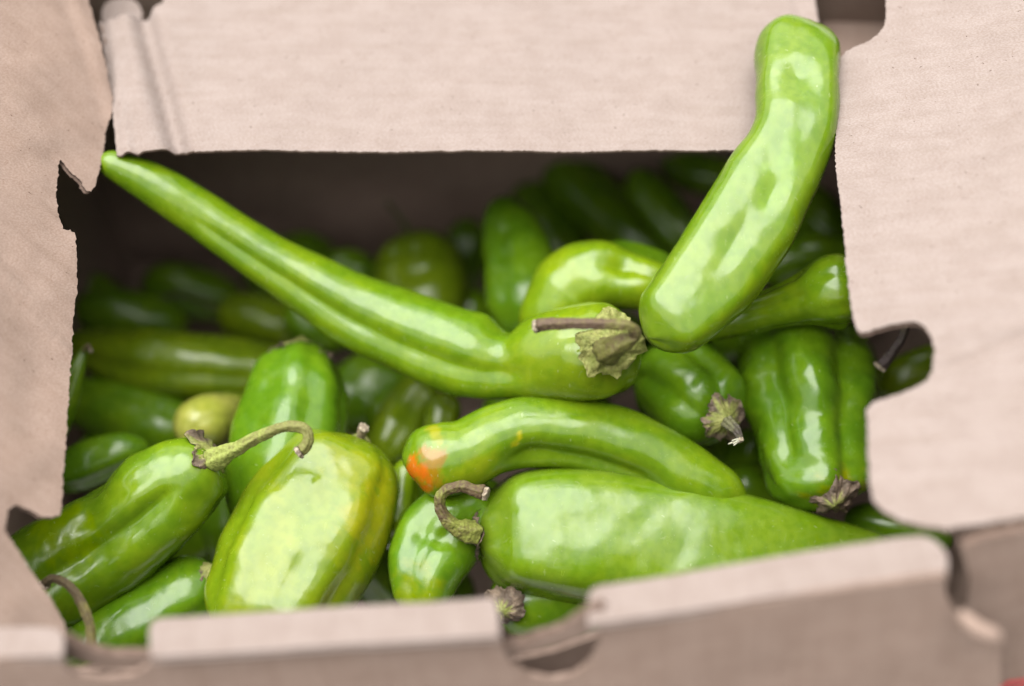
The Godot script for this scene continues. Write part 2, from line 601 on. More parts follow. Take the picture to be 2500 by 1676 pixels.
func slab(parent: Node3D, called: String, lo: Vector3, hi: Vector3) -> MeshInstance3D:
	# a plain wall of the box, between two corners in cm
	var m := BoxMesh.new()
	m.size = (hi - lo) * CM
	var o := add_mesh(called, m, mats["card_wall"], parent)
	o.position = (lo + hi) * 0.5 * CM
	return o

func build_ground() -> void:
	var m := PlaneMesh.new()
	m.size = Vector2(40, 40)
	var g := add_mesh("ground", m, mats["ground"], self)
	g.position = Vector3(0, -0.226, 0)
	g.set_meta("kind", "structure")
	g.set_meta("label", "grey ground that the cardboard box stands on")
	g.set_meta("category", "ground")

func build_box() -> void:
	box = Node3D.new()
	box.name = "cardboard_box"
	box.position = Vector3(0, 0, 0)
	box.set_meta("label", "open brown cardboard box with torn flaps holding the heap of green peppers")
	box.set_meta("category", "box")
	add_child(box)
	var w: StandardMaterial3D = mats["card_tan"].duplicate()
	w.uv1_triplanar = true
	w.uv1_scale = Vector3.ONE * 9.0
	w.detail_enabled = false
	mats["card_fold"] = w
	mats["card_wall"] = w
	slab(box, "floor", Vector3(-20, -22.4, -19.0), Vector3(17.6, -22.0, 10.2))
	slab(box, "back_wall", Vector3(-20, -22.0, -19.0), Vector3(17.6, -2.0, -18.6))
	slab(box, "left_wall", Vector3(-20, -22.0, -18.6), Vector3(-19.6, -1.6, 9.0))
	slab(box, "right_wall", Vector3(17.2, -22.0, -18.6), Vector3(17.6, 0.6, 9.0))
	panel(box, "back_flap", Vector3(-13.79, -1.99, -9.45), Vector3(1, 0, 0), Vector3(0, 0.0318, -0.9995), [Vector2(-0.603, 0), Vector2(0.003, -0.02), Vector2(0.708, 0.04), Vector2(1.063, 0.12), Vector2(1.369, 0.219), Vector2(1.634, 0.4), Vector2(1.945, 0.179), Vector2(2.299, 0), Vector2(6.344, -0.02), Vector2(11.099, 0), Vector2(15.856, -0.02), Vector2(22.04, 0), Vector2(25.417, 0), Vector2(25.542, 2.97), Vector2(25.556, 7.361), Vector2(26.242, 15.464), Vector2(-0.621, 15.464), Vector2(0.25, 7.224), Vector2(-0.066, 7.042), Vector2(-0.274, 6.815), Vector2(-0.542, 6.792), Vector2(-0.767, 6.702), Vector2(-2.176, 6.409), Vector2(-1.691, 4.684), Vector2(-1.064, 2.134)], {"cell": 0.2, "thick": 0.1, "seed": 3, "rough": 0.03, "warp": 0.1, "ripple": [90, 0.75, 0.008], "folds": [[18.231, 1.626, 0.34, -0.62, 0], [14.75, 0.184, 0.15, -0.2, 0], [12.896, -0.495, 0.22, -0.3, 0], [3.509, 25.31, 0.18, -0.1, 0], [3.533, 25.774, 0.15, 0.1, 0]]})
	panel(box, "corner_tuck_flap", Vector3(12.95, -4.64, -19.75), Vector3(1, 0, 0), Vector3(0, 0.0952, -0.9955), [Vector2(0.486, 7.334), Vector2(6.872, 7.334), Vector2(4.808, -7.228), Vector2(-0.534, -7.228)], {"paper": "card_tan", "thick": 0.24, "seed": 8, "rough": 0.02, "warp": 0.05})
	panel(box, "tuck_tab", Vector3(-16.2, -2.95, -17.54), Vector3(0.9985, 0.0294, -0.047), Vector3(-0.0532, 0.266, -0.9625), [Vector2(-0.071, -1.163), Vector2(-0.138, -0.07), Vector2(-0.007, 0.236), Vector2(0.268, 0.415), Vector2(0.792, 0.461), Vector2(1.145, 0.321), Vector2(1.396, 0.031), Vector2(1.472, -0.287), Vector2(1.458, -1.258)], {"thick": 0.5, "seed": 9, "rough": 0.0, "warp": 0.02})
	panel(box, "left_flap", Vector3(-15.02, -3.14, -3.47), Vector3(-0.7424, 0.5588, 0.3696), Vector3(0.2437, -0.2886, 0.9259), [Vector2(-3.036, -19.065), Vector2(-2.753, -15.234), Vector2(-2.472, -12.875), Vector2(-2.604, -12.139), Vector2(-2.627, -11.389), Vector2(-2.633, -10.27), Vector2(-2.658, -9.071), Vector2(-2.71, -8.216), Vector2(-2.57, -7.656), Vector2(-2.263, -6.942), Vector2(-2.058, -6.21), Vector2(-1.679, -5.263), Vector2(-1.451, -4.759), Vector2(-1.2, -4.397), Vector2(-1.055, -4.423), Vector2(-0.833, -4.858), Vector2(-0.581, -5.117), Vector2(-0.397, -5.381), Vector2(-0.29, -5.614), Vector2(-0.154, -5.397), Vector2(0.021, -4.666), Vector2(0.161, -3.945), Vector2(0.159, -3.305), Vector2(0.138, -2.87), Vector2(-0.152, -2.864), Vector2(-0.277, -2.651), Vector2(-0.193, -1.813), Vector2(-0.065, -0.819), Vector2(0.16, 0), Vector2(0.344, 0.679), Vector2(0.507, 1.605), Vector2(0.822, 2.858), Vector2(1.077, 3.779), Vector2(1.297, 4.686), Vector2(1.529, 5.579), Vector2(1.742, 6.459), Vector2(1.873, 7.039), Vector2(1.962, 7.295), Vector2(2.21, 7.358), Vector2(2.605, 7.259), Vector2(2.863, 7.059), Vector2(3.152, 6.885), Vector2(3.429, 6.829), Vector2(3.62, 6.954), Vector2(3.73, 7.287), Vector2(3.853, 7.616), Vector2(3.713, 7.888), Vector2(3.515, 8.237), Vector2(3.292, 8.789), Vector2(3.016, 9.363), Vector2(2.781, 9.847), Vector2(2.57, 10.3), Vector2(2.41, 10.718), Vector2(2.408, 11.209), Vector2(2.683, 11.79), Vector2(4.097, 11.826), Vector2(7.173, 11.303), Vector2(6.439, 0), Vector2(3.713, -17.387)], {"paper": "card_tan", "thick": 0.24, "seed": 5, "rough": 0.05, "warp": 0.16, "ripple": [45, 0.72, 0.034], "cell": 0.2, "folds": [[31.497, 1.481, 0.12, 0.07, 0], [36.665, -3.353, 0.12, -0.06, 0], [45.312, 4.665, 0.1, -0.05, 0], [6.435, -3.244, 0.22, -0.16, 1]]})
	panel(box, "right_flap", Vector3(11.91, -0.21, -9.86), Vector3(0.9089, 0.313, 0.2754), Vector3(0.267, 0.0703, -0.9611), [Vector2(-0.506, 12.895), Vector2(0.061, 8.317), Vector2(0.536, 5.172), Vector2(0.615, 4.523), Vector2(0.608, 3.927), Vector2(0.435, 3.51), Vector2(0.19, 3.265), Vector2(-0.144, 3.085), Vector2(-0.456, 2.861), Vector2(-0.601, 2.781), Vector2(-0.694, 2.574), Vector2(-0.685, 2.033), Vector2(-0.565, 1.006), Vector2(-0.408, -0.239), Vector2(-0.236, -1.569), Vector2(0.043, -2.9), Vector2(0.387, -4.19), Vector2(0.707, -5.533), Vector2(0.975, -6.664), Vector2(1.264, -7.849), Vector2(1.48, -8.591), Vector2(1.65, -8.961), Vector2(1.842, -9.128), Vector2(2.129, -9.024), Vector2(2.512, -8.831), Vector2(2.903, -8.704), Vector2(3.297, -8.609), Vector2(3.599, -8.653), Vector2(3.841, -8.862), Vector2(4.046, -9.202), Vector2(4.175, -9.687), Vector2(4.176, -10.208), Vector2(4.044, -10.596), Vector2(3.744, -10.903), Vector2(3.384, -11.155), Vector2(3.016, -11.36), Vector2(2.704, -11.499), Vector2(2.526, -11.641), Vector2(2.44, -11.866), Vector2(2.559, -12.56), Vector2(2.708, -13.448), Vector2(2.879, -14.315), Vector2(3.054, -14.875), Vector2(3.316, -15.172), Vector2(3.724, -15.361), Vector2(4.247, -15.518), Vector2(4.753, -15.591), Vector2(5.246, -15.609), Vector2(5.715, -15.464), Vector2(7.319, -14.949), Vector2(8.911, -14.416), Vector2(9.838, -7.606), Vector2(8.008, 11.999)], {"thick": 0.26, "seed": 6, "rough": 0.05, "warp": 0.12, "ripple": [100, 0.75, 0.018], "cell": 0.2, "folds": [[-70.626, 3.389, 0.12, 0.045, 0], [-70.617, -1.705, 0.1, 0.04, 0], [-78.115, 5.187, 0.09, -0.035, 0], [-71.496, 10.449, 0.1, -0.06, 0], [-58.327, 11.077, 0.18, -0.12, 0]]})
	panel(box, "front_lip", Vector3(-14.55, -1, 9.91), Vector3(0.998, 0.0574, -0.0248), Vector3(0, -0.3973, -0.9177), [Vector2(4.142, 0.63), Vector2(4.089, 0.942), Vector2(4.128, 1.182), Vector2(4.362, 1.29), Vector2(8.606, 1.361), Vector2(12.424, 1.44), Vector2(13.922, 1.488), Vector2(14.101, 1.37), Vector2(14.181, 0.877), Vector2(14.237, -0.009), Vector2(4.393, -0.255)], {"edge_paper": "card", "thick": 0.2, "seed": 11, "rough": 0.02, "warp": 0.05})
	panel(box, "front_lip", Vector3(2.34, -0.04, 9.31), Vector3(0.9893, 0.094, -0.1117), Vector3(-0.0643, -0.4059, -0.9116), [Vector2(-0.219, 0.043), Vector2(-0.086, 1.024), Vector2(0.027, 1.359), Vector2(0.235, 1.498), Vector2(2.478, 1.553), Vector2(4.535, 1.627), Vector2(7.105, 1.708), Vector2(9.029, 1.755), Vector2(9.72, 1.722), Vector2(10.023, 1.47), Vector2(10.161, 1.106), Vector2(10.169, 0.701), Vector2(9.921, 0), Vector2(4.842, 0.078)], {"edge_paper": "card", "thick": 0.2, "seed": 12, "rough": 0.02, "warp": 0.05})
	panel(box, "front_lip", Vector3(-14.55, -1, 9.91), Vector3(0.9961, 0.0883, 0.0063), Vector3(0.0363, -0.3426, -0.9388), [Vector2(-2.516, 1.213), Vector2(-0.377, 1.141), Vector2(0.551, 1.11), Vector2(1.222, 1.054), Vector2(1.524, 0.913), Vector2(1.736, 0.454), Vector2(1.826, -0.025), Vector2(-2.064, 0)], {"edge_paper": "card", "thick": 0.2, "seed": 13, "rough": 0.02, "warp": 0.05})
	panel(box, "front_wall", Vector3(-14.53, -0.97, 9.95), Vector3(0.9959, 0.0698, -0.0584), Vector3(-0.0859, 0.9321, -0.3519), [Vector2(-2.467, 0.169), Vector2(1.744, -0.156), Vector2(1.7, -0.492), Vector2(1.943, -0.944), Vector2(2.696, -1.23), Vector2(3.611, -1.149), Vector2(4.057, -0.78), Vector2(4.221, -0.42), Vector2(9.152, -0.68), Vector2(14.178, -0.783), Vector2(14.218, -1.447), Vector2(14.438, -2.126), Vector2(14.881, -2.649), Vector2(15.48, -2.88), Vector2(16.156, -2.766), Vector2(16.667, -2.321), Vector2(16.958, -1.589), Vector2(17.053, -0.666), Vector2(21.725, -0.17), Vector2(26.741, 0.229), Vector2(26.718, -0.281), Vector2(26.962, -1.011), Vector2(27.381, -1.722), Vector2(27.941, -2.276), Vector2(28.336, -2.437), Vector2(28.557, -2.805), Vector2(28.925, -5.428), Vector2(29.716, -12.293), Vector2(-5.193, -7.708)], {"paper": "card_tan", "edge_paper": "card_tan", "thick": 0.2, "seed": 14, "rough": 0.02, "warp": 0.08, "ripple": [0, 0.8, 0.012], "cell": 0.6})
	panel(box, "inner_rim_strip", Vector3(-15.01, -2.45, 9.77), Vector3(0.9989, 0.0391, -0.0274), Vector3(-0.0459, 0.9458, -0.3214), [Vector2(14.388, -0.216), Vector2(14.789, 0.119), Vector2(15.432, 0.278), Vector2(15.95, 0.561), Vector2(16.462, 0.842), Vector2(17.101, 1.495), Vector2(17.601, 1.842), Vector2(17.972, 1.441), Vector2(17.619, 0.731), Vector2(17.136, 0.409), Vector2(16.7, 0.159), Vector2(16.056, -0.12), Vector2(15.279, -0.353), Vector2(14.751, -0.644), Vector2(14.35, -0.906)], {"paper": "card_tan", "thick": 0.24, "seed": 15, "rough": 0.05, "warp": 0.12, "cell": 0.2})
	panel(box, "inner_rim_strip", Vector3(-15.01, -2.45, 9.77), Vector3(0.9989, 0.0391, -0.0274), Vector3(-0.0459, 0.9458, -0.3214), [Vector2(1.701, 1.097), Vector2(2.239, 1.22), Vector2(2.54, 0.886), Vector2(2.924, 0.623), Vector2(3.456, 0.43), Vector2(4.105, 0.469), Vector2(4.769, 0.588), Vector2(4.758, -0.096), Vector2(4.232, -0.145), Vector2(3.704, -0.193), Vector2(3.057, -0.193), Vector2(2.458, 0.008), Vector2(1.998, 0.24), Vector2(1.451, 0.112)], {"paper": "card_tan", "thick": 0.24, "seed": 35, "rough": 0.05, "warp": 0.12, "cell": 0.2})
	panel(box, "inner_wall", Vector3(-15.99, -5.28, 9.21), Vector3(0.9985, 0.0423, -0.0346), Vector3(-0.0515, 0.9406, -0.3357), [Vector2(-2.695, 0.202), Vector2(1.486, 0.423), Vector2(10.181, 0.199), Vector2(15.468, -0.089), Vector2(15.873, -0.161), Vector2(17.247, 0.157), Vector2(18.882, 0.904), Vector2(29.066, 2.539), Vector2(30.87, -10.631), Vector2(-5.2, -7.735)], {"paper": "card_wall", "edge_paper": "card_wall", "thick": 0.2, "seed": 17, "cell": 0.8})
	panel(box, "corner_panel", Vector3(13.07, 0.4, 7.29), Vector3(0.9594, 0.2151, -0.1824), Vector3(-0.2613, 0.9214, -0.2875), [Vector2(-0.223, 0.284), Vector2(0.464, 0.396), Vector2(1.574, 0.262), Vector2(3.333, 0.061), Vector2(3.205, -16.942), Vector2(-1.124, -14.935), Vector2(-0.491, -4.807), Vector2(-0.203, -2.308), Vector2(-0.08, -1.122)], {"paper": "card_tan", "thick": 0.24, "seed": 16, "rough": 0.03, "warp": 0.1, "cell": 0.6})
	panel(box, "red_print", Vector3(13.04, 0.49, 7.33), Vector3(0.9594, 0.2154, -0.1823), Vector3(-0.2615, 0.9214, -0.2875), [Vector2(0.442, -6.86), Vector2(0.923, -6.686), Vector2(3.268, -7.306), Vector2(3.216, -13.984), Vector2(0.109, -12.581)], {"paper": "print", "edge_paper": "print", "thick": 0.02, "seed": 41, "rough": 0.02, "warp": 0.0})
	bead(box, "curled_edge", [Vector4(12.52, 0.44, 9.1, 0.12), Vector4(12.65, 0.49, 9.4, 0.22), Vector4(12.95, 0.46, 9.65, 0.24), Vector4(13.32, 0.38, 9.77, 0.22), Vector4(13.5, 0.17, 9.92, 0.1)])

func build_peppers() -> void:
	bumps.seed = 4
	bumps.frequency = 1.0
	bumps.fractal_type = FastNoiseLite.FRACTAL_NONE
	bumps.noise_type = FastNoiseLite.TYPE_SIMPLEX_SMOOTH
	pepper("green_pepper", "long straight green pepper lying diagonally across the box with its tip on the left flap", {"spine": [Vector4(4.21, -5.05, -2.86, 1.74), Vector4(3.62, -5.43, -3.01, 1.76), Vector4(2.55, -5.97, -3.28, 1.84), Vector4(1.45, -6.37, -3.39, 1.67), Vector4(0.01, -6.97, -3.57, 1.49), Vector4(-1.46, -7.22, -3.92, 1.7), Vector4(-3.44, -7.21, -4.68, 1.61), Vector4(-5.77, -6.86, -5.63, 1.42), Vector4(-7.9, -6.12, -6.62, 1.15), Vector4(-9.98, -5.18, -7.56, 0.95), Vector4(-12.21, -4.12, -8.7, 0.88), Vector4(-13.76, -3.36, -9.34, 0.74), Vector4(-14.73, -2.88, -9.55, 0.52), Vector4(-15.26, -2.64, -9.55, 0.32)],
		"tint": [Color(0.0714, 0.1292, 0.0041), Color(0.0986, 0.1564, 0.0061)],
		"fine": 1.5,
		"grooves": [[-20, 0.18, 20, 6, 0.17, 0.84], [-95, 0.12, 20, 0, 0.0, 0.5], [150, 0.12, 20, 0, 0.0, 0.6], [22, 0.09, 8, 0, 0.0, 0.14]],
		"dents": [[0.222, 85, 0.032, 50, 0.34], [0.2, 10, 0.03, 40, 0.08], [0.6, -30, 0.04, 30, 0.05], [0.45, 0, 0.05, 30, 0.04]],
		"seed": 11,
		"lump": 0.8,
		"cap": Vector2(0.75, 1.0),
		"patches": [[0.08, 0, 0.18, 170, Color(0.127, 0.169, 0.0047), 0.55], [0.3, 60, 0.2, 60, Color(0.0752, 0.141, 0.00564), 0.5]],
		"calyx": [Vector3(3.28, -3.4, -2.02), Vector3(0.322, 0.823, 0.467), 1.321, 0.24, 3, 0.15],
		"stem": [Vector4(3.12, -3.38, -1.76, 0.51), Vector4(3.58, -2.66, -1.59, 0.34), Vector4(4.07, -2.17, -1.63, 0.22), Vector4(4.03, -1.79, -1.67, 0.17), Vector4(3.71, -1.64, -1.71, 0.17), Vector4(2.91, -1.7, -1.8, 0.17), Vector4(1.9, -1.86, -1.92, 0.17), Vector4(1.11, -2.05, -2.01, 0.2), Vector4(0.83, -2.16, -2.02, 0.21)],
		"stem_tint": [Color(0.105, 0.105, 0.0186), Color(0.0744, 0.0434, 0.0248)]})
	pepper("green_pepper", "thick pale green pepper leaning out of the box against the back flap, tip pointing down", {"spine": [Vector4(11.08, -0.86, -14.48, 1.05), Vector4(10.87, -0.75, -13.89, 1.4), Vector4(10.45, -0.56, -12.69, 1.58), Vector4(10.22, -0.47, -11.33, 1.54), Vector4(10.1, -0.68, -9.86, 1.5), Vector4(9.66, -1.1, -8.61, 1.53), Vector4(8.85, -1.68, -7.31, 1.7), Vector4(7.95, -2.26, -5.82, 1.75), Vector4(6.94, -2.74, -4.48, 1.68), Vector4(5.9, -3.01, -3.29, 1.48), Vector4(5.09, -3.14, -2.53, 1.2), Vector4(4.65, -3.13, -2.17, 0.75)],
		"tint": [Color(0.0782, 0.136, 0.0068), Color(0.0986, 0.153, 0.0095)],
		"fine": 1.5,
		"grooves": [[-120, 0.1, 20, 0, 0.1, 0.9], [125, 0.1, 18, 0, 0.1, 0.9], [96, 0.05, 12, 0, .3, .9]],
		"dents": [[0.25, 5, 0.04, 34, 0.13], [0.22, 88, 0.06, 40, 0.10], [0.55, -8, 0.05, 18, 0.09], [0.42, -30, 0.05, 30, 0.05], [0.7, 6, 0.07, 16, 0.07], [0.33, 20, 0.03, 40, -0.05], [0.995, -60, 0.02, 25, 0.5]],
		"facets": [[6, 0.68, 0]],
		"blunt": 2.0,
		"seed": 22,
		"lump": 0.7,
		"cap": Vector2(1.25, 0.9),
		"patches": [[0.5, 0, 0.12, 30, Color(0.094, 0.169, 0.0047), 0.6], [0.75, -75, 0.35, 40, Color(0.103, 0.155, 0.00564), 0.8]]})
	pepper("green_pepper", "narrow necked green pepper under the right flap, its stem hanging in the flap notch", {"spine": [Vector4(12.54, -4.62, -5.05, 1.33), Vector4(12.04, -4.62, -5.05, 1.42), Vector4(11.37, -4.82, -5.11, 1.33), Vector4(10.65, -5.26, -5.17, 1.02), Vector4(9.71, -5.84, -5.18, 0.81), Vector4(8.66, -6.42, -5.2, 0.75), Vector4(7.46, -7.26, -5.36, 0.66), Vector4(6.23, -8.01, -5.68, 0.4)],
		"tint": [Color(0.0714, 0.1292, 0.0041), Color(0.0986, 0.1564, 0.0061)],
		"fine": 1.2,
		"grooves": [[10, 0.14, 16, 0, 0.2, 0.8], [60, 0.14, 22, 20, 0.2, 0.9], [-70, 0.10, 20, 0, 0.0, 0.8], [-25, 0.05, 8, 0, 0, .2], [30, 0.06, 8, 0, 0, .25]],
		"seed": 33,
		"lump": 0.7,
		"cap": Vector2(0.6, 1.2),
		"calyx": [Vector3(12.32, -4.59, -5.11), Vector3(0.931, 0.28, 0.236), 0.981, 0.3, 5, 0.9],
		"stem": [Vector4(12.54, -4.43, -5, 0.22), Vector4(13.33, -4.46, -4.94, 0.17), Vector4(14.01, -4.81, -4.76, 0.16), Vector4(14.33, -5.38, -4.41, 0.15), Vector4(14.29, -5.99, -4.01, 0.15), Vector4(13.94, -6.58, -3.62, 0.18), Vector4(13.62, -6.98, -3.37, 0.23)],
		"stem_tint": [Color(0.0744, 0.062, 0.031), Color(0.0434, 0.031, 0.0279)]})
	pepper("green_pepper", "bent lime green pepper behind the brown stem with a crease across its neck", {"spine": [Vector4(0.94, -8.79, -5.18, 1.02), Vector4(1.66, -7.91, -6.21, 1.42), Vector4(2.45, -7.16, -7.03, 1.55), Vector4(3.51, -6.63, -7.13, 1.37), Vector4(4.5, -6.55, -6.88, 1.1), Vector4(5.49, -6.71, -6.62, 0.96), Vector4(6.9, -7.47, -6.53, 0.84)],
		"tint": [Color(0.0986, 0.1598, 0.0041), Color(0.1258, 0.1802, 0.0054)],
		"fine": 1.1,
		"grooves": [[-30, 0.2, 26, 10, 0.5, 1.0]],
		"dents": [[0.62, -35, 0.06, 40, 0.3], [0.4, 10, 0.08, 40, 0.06], [0.75, 30, 0.06, 30, 0.08]],
		"seed": 44,
		"lump": 1.2})
	pepper("green_pepper", "dark lobe of a smooth green pepper under the pale leaning pepper, glossy on top", {"spine": [Vector4(3.47, -7.98, -8.74, 0.69), Vector4(4.3, -7.64, -8.54, 0.89), Vector4(5.32, -7.69, -8.07, 0.99), Vector4(6.54, -8.11, -7.78, 0.94)],
		"tint": [Color(0.0558, 0.119, 0.0041), Color(0.0775, 0.1442, 0.0054)],
		"fine": 0.7,
		"seed": 45})
	pepper("green_pepper", "upright glossy green pepper in the middle of the heap behind the lime one", {"spine": [Vector4(-0.55, -10.14, -13.41, 0.56), Vector4(-0.32, -10.01, -12.66, 0.96), Vector4(0.15, -9.95, -11.25, 1.42), Vector4(0.48, -10.07, -9.56, 1.62), Vector4(0.54, -10.33, -8.01, 1.53), Vector4(0.36, -10.91, -6.69, 1.06)],
		"tint": [Color(0.0558, 0.119, 0.0041), Color(0.0775, 0.1442, 0.0054)],
		"grooves": [[25, 0.12, 20, 15, 0.2, 1.0], [-80, 0.1, 20, 0, 0.1, 1.0]],
		"dents": [[0.35, 12, 0.06, 18, 0.08], [0.52, 20, 0.05, 20, 0.06]],
		"seed": 55,
		"lump": 0.9})
	pepper("green_pepper", "dark blunt pepper standing deep in the shade with a thin upright stem", {"spine": [Vector4(-4.36, -13.69, -14.32, 1.18), Vector4(-4.27, -13.78, -13.8, 1.73), Vector4(-4.08, -14.02, -12.29, 2.06), Vector4(-3.88, -14.34, -10.64, 2), Vector4(-3.71, -14.75, -8.86, 1.53)],
		"tint": [Color(0.0802, 0.121, 0.0041), Color(0.102, 0.1442, 0.0054)],
		"fine": 0.8,
		"dents": [[0.3, 20, 0.05, 40, 0.06], [0.5, -10, 0.06, 30, 0.07]],
		"seed": 66,
		"stem": [Vector4(-4.53, -13.46, -13.93, 0.18), Vector4(-4.8, -13.31, -14.55, 0.14), Vector4(-5.23, -13.37, -15.21, 0.12), Vector4(-5.68, -13.4, -15.92, 0.12)],
		"stem_tint": [Color(0.062, 0.0744, 0.0124), Color(0.0496, 0.0496, 0.0186)]})
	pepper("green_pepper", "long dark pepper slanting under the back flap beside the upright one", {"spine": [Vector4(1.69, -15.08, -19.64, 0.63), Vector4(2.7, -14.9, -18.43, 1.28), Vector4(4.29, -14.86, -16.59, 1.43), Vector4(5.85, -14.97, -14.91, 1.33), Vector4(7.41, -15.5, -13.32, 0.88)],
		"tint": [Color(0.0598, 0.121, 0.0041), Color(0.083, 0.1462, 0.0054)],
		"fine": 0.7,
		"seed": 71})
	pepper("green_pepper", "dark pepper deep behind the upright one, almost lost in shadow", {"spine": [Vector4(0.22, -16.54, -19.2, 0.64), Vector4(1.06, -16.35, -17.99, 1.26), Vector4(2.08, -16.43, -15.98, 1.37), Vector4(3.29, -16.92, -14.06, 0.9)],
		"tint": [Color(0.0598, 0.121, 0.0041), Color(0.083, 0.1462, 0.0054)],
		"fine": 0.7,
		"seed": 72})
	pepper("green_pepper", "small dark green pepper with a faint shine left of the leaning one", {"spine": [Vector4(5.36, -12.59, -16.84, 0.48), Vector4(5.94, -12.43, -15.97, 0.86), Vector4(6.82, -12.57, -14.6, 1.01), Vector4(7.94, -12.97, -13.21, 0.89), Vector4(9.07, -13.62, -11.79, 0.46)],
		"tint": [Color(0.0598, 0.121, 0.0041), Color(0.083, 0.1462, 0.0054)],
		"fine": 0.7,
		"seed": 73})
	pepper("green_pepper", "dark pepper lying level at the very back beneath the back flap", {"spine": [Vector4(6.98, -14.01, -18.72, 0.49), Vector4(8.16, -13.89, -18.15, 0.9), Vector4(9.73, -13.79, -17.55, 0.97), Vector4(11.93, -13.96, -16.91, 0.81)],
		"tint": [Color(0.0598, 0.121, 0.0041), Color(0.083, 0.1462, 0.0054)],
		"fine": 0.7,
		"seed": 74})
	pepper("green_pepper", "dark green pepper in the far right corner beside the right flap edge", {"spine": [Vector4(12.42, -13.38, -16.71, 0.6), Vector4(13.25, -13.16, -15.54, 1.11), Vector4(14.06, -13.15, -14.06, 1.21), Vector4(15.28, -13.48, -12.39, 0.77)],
		"tint": [Color(0.0598, 0.121, 0.0041), Color(0.083, 0.1462, 0.0054)],
		"fine": 0.7,
		"seed": 75})
	pepper("green_pepper", "shaded pepper squeezed between the leaning one and the narrow necked one", {"spine": [Vector4(10.63, -11.89, -10.59, 0.67), Vector4(11.69, -11.25, -11.05, 0.93), Vector4(13.12, -10.89, -11.25, 0.89), Vector4(14.97, -10.8, -11.41, 0.55)],
		"tint": [Color(0.0598, 0.121, 0.0041), Color(0.083, 0.1462, 0.0054)],
		"fine": 0.7,
		"seed": 76})
	pepper("green_pepper", "long olive green pepper lying level in the left shade of the heap", {"spine": [Vector4(-19.21, -13.38, -8.4, 0.49), Vector4(-18.03, -13.35, -8.08, 0.89), Vector4(-16.46, -13.31, -7.57, 1.3), Vector4(-14.72, -13.19, -7.2, 1.51), Vector4(-12.86, -13.16, -7.05, 1.4), Vector4(-11.04, -13.33, -6.98, 1.29), Vector4(-9.41, -13.56, -6.99, 1.03), Vector4(-7.96, -13.81, -6.97, 0.56)],
		"tint": [Color(0.0802, 0.121, 0.0041), Color(0.102, 0.1442, 0.0054)],
		"grooves": [[15, 0.16, 20, 0, 0.1, 0.8], [-60, 0.1, 24, 0, 0.1, 0.9]],
		"dents": [[0.42, -10, 0.05, 25, 0.07]],
		"seed": 81})
	pepper("green_pepper", "dark green pepper below the long olive one near the left flap", {"spine": [Vector4(-19.2, -14.03, -6.24, 0.55), Vector4(-18.03, -14.03, -5.86, 1.1), Vector4(-16.27, -13.99, -5.16, 1.39), Vector4(-14.52, -13.88, -4.58, 1.34), Vector4(-12.71, -14.12, -4.2, 0.91)],
		"tint": [Color(0.0598, 0.121, 0.0041), Color(0.083, 0.1462, 0.0054)],
		"fine": 0.8,
		"seed": 82})
	pepper("green_pepper", "thin bright pepper tip standing up against the left flap edge", {"spine": [Vector4(-16.37, -8.3, -5.03, 0.1), Vector4(-16.5, -8.48, -4.74, 0.22), Vector4(-16.81, -8.82, -4.01, 0.42), Vector4(-17.24, -9.44, -3.01, 0.6), Vector4(-17.78, -10.24, -1.92, 0.5)],
		"tint": [Color(0.0714, 0.1292, 0.0041), Color(0.0986, 0.1564, 0.0061)],
		"fine": 0.6,
		"seed": 83,
		"stem": [Vector4(-16.38, -8.22, -4.78, 0.1), Vector4(-16.18, -8.02, -4.9, 0.08), Vector4(-16.05, -8.03, -4.7, 0.07)],
		"stem_tint": [Color(0.124, 0.136, 0.0248), Color(0.0682, 0.0465, 0.0217)]})
	pepper("green_pepper", "small pale yellow pepper with a blunt wrinkled end behind the left stem", {"spine": [Vector4(-9.52, -13.12, -4.68, 0.54), Vector4(-10.31, -12.57, -4.41, 0.71), Vector4(-11.22, -11.87, -4.02, 0.84), Vector4(-11.72, -11.07, -3.42, 1), Vector4(-12.11, -10.58, -2.88, 1.06), Vector4(-12.4, -10.46, -2.33, 0.88), Vector4(-12.49, -10.5, -1.88, 0.57)],
		"tint": [Color(0.1972, 0.2108, 0.0306), Color(0.2448, 0.2448, 0.0476)],
		"grooves": [[20, 0.08, 9, 60, 0.5, 1.1], [-35, 0.05, 8, 30, 0.6, 1.1]],
		"seed": 84})
	pepper("green_pepper", "yellowish pepper shoulder showing behind the hooked tip", {"spine": [Vector4(-12.28, -11.7, -4.29, 0.46), Vector4(-11.4, -11.7, -4.29, 0.6), Vector4(-10.21, -12.02, -4.17, 0.53)],
		"tint": [Color(0.0802, 0.121, 0.0041), Color(0.102, 0.1442, 0.0054)],
		"fine": 0.5,
		"seed": 85})
	pepper("green_pepper", "plump grass green pepper standing upright behind the curled left stem", {"spine": [Vector4(-8.15, -8.86, -5.45, 0.85), Vector4(-8.15, -8.9, -5, 1.39), Vector4(-8.26, -9.08, -3.97, 1.88), Vector4(-8.34, -9.26, -2.53, 2.16), Vector4(-8.54, -9.52, -0.99, 2.2), Vector4(-8.89, -10.12, 0.72, 1.93), Vector4(-9.26, -10.88, 2.32, 1.24)],
		"tint": [Color(0.0558, 0.119, 0.0041), Color(0.0775, 0.1442, 0.0054)],
		"fine": 1.3,
		"grooves": [[-24, 0.13, 20, 0, 0.0, 0.75], [-75, 0.1, 20, 0, 0, 1], [100, 0.1, 20, 0, 0, 1]],
		"dents": [[0.30, 25, 0.06, 35, 0.06]],
		"facets": [[34, 0.82, 0]],
		"seed": 86,
		"lump": 0.7,
		"cap": Vector2(0.8,1.0),
		"calyx": [Vector3(-8.2, -8.98, -5.45), Vector3(0.055, 0.432, -0.9), 1.328, 0.3, 8, 0.95]})
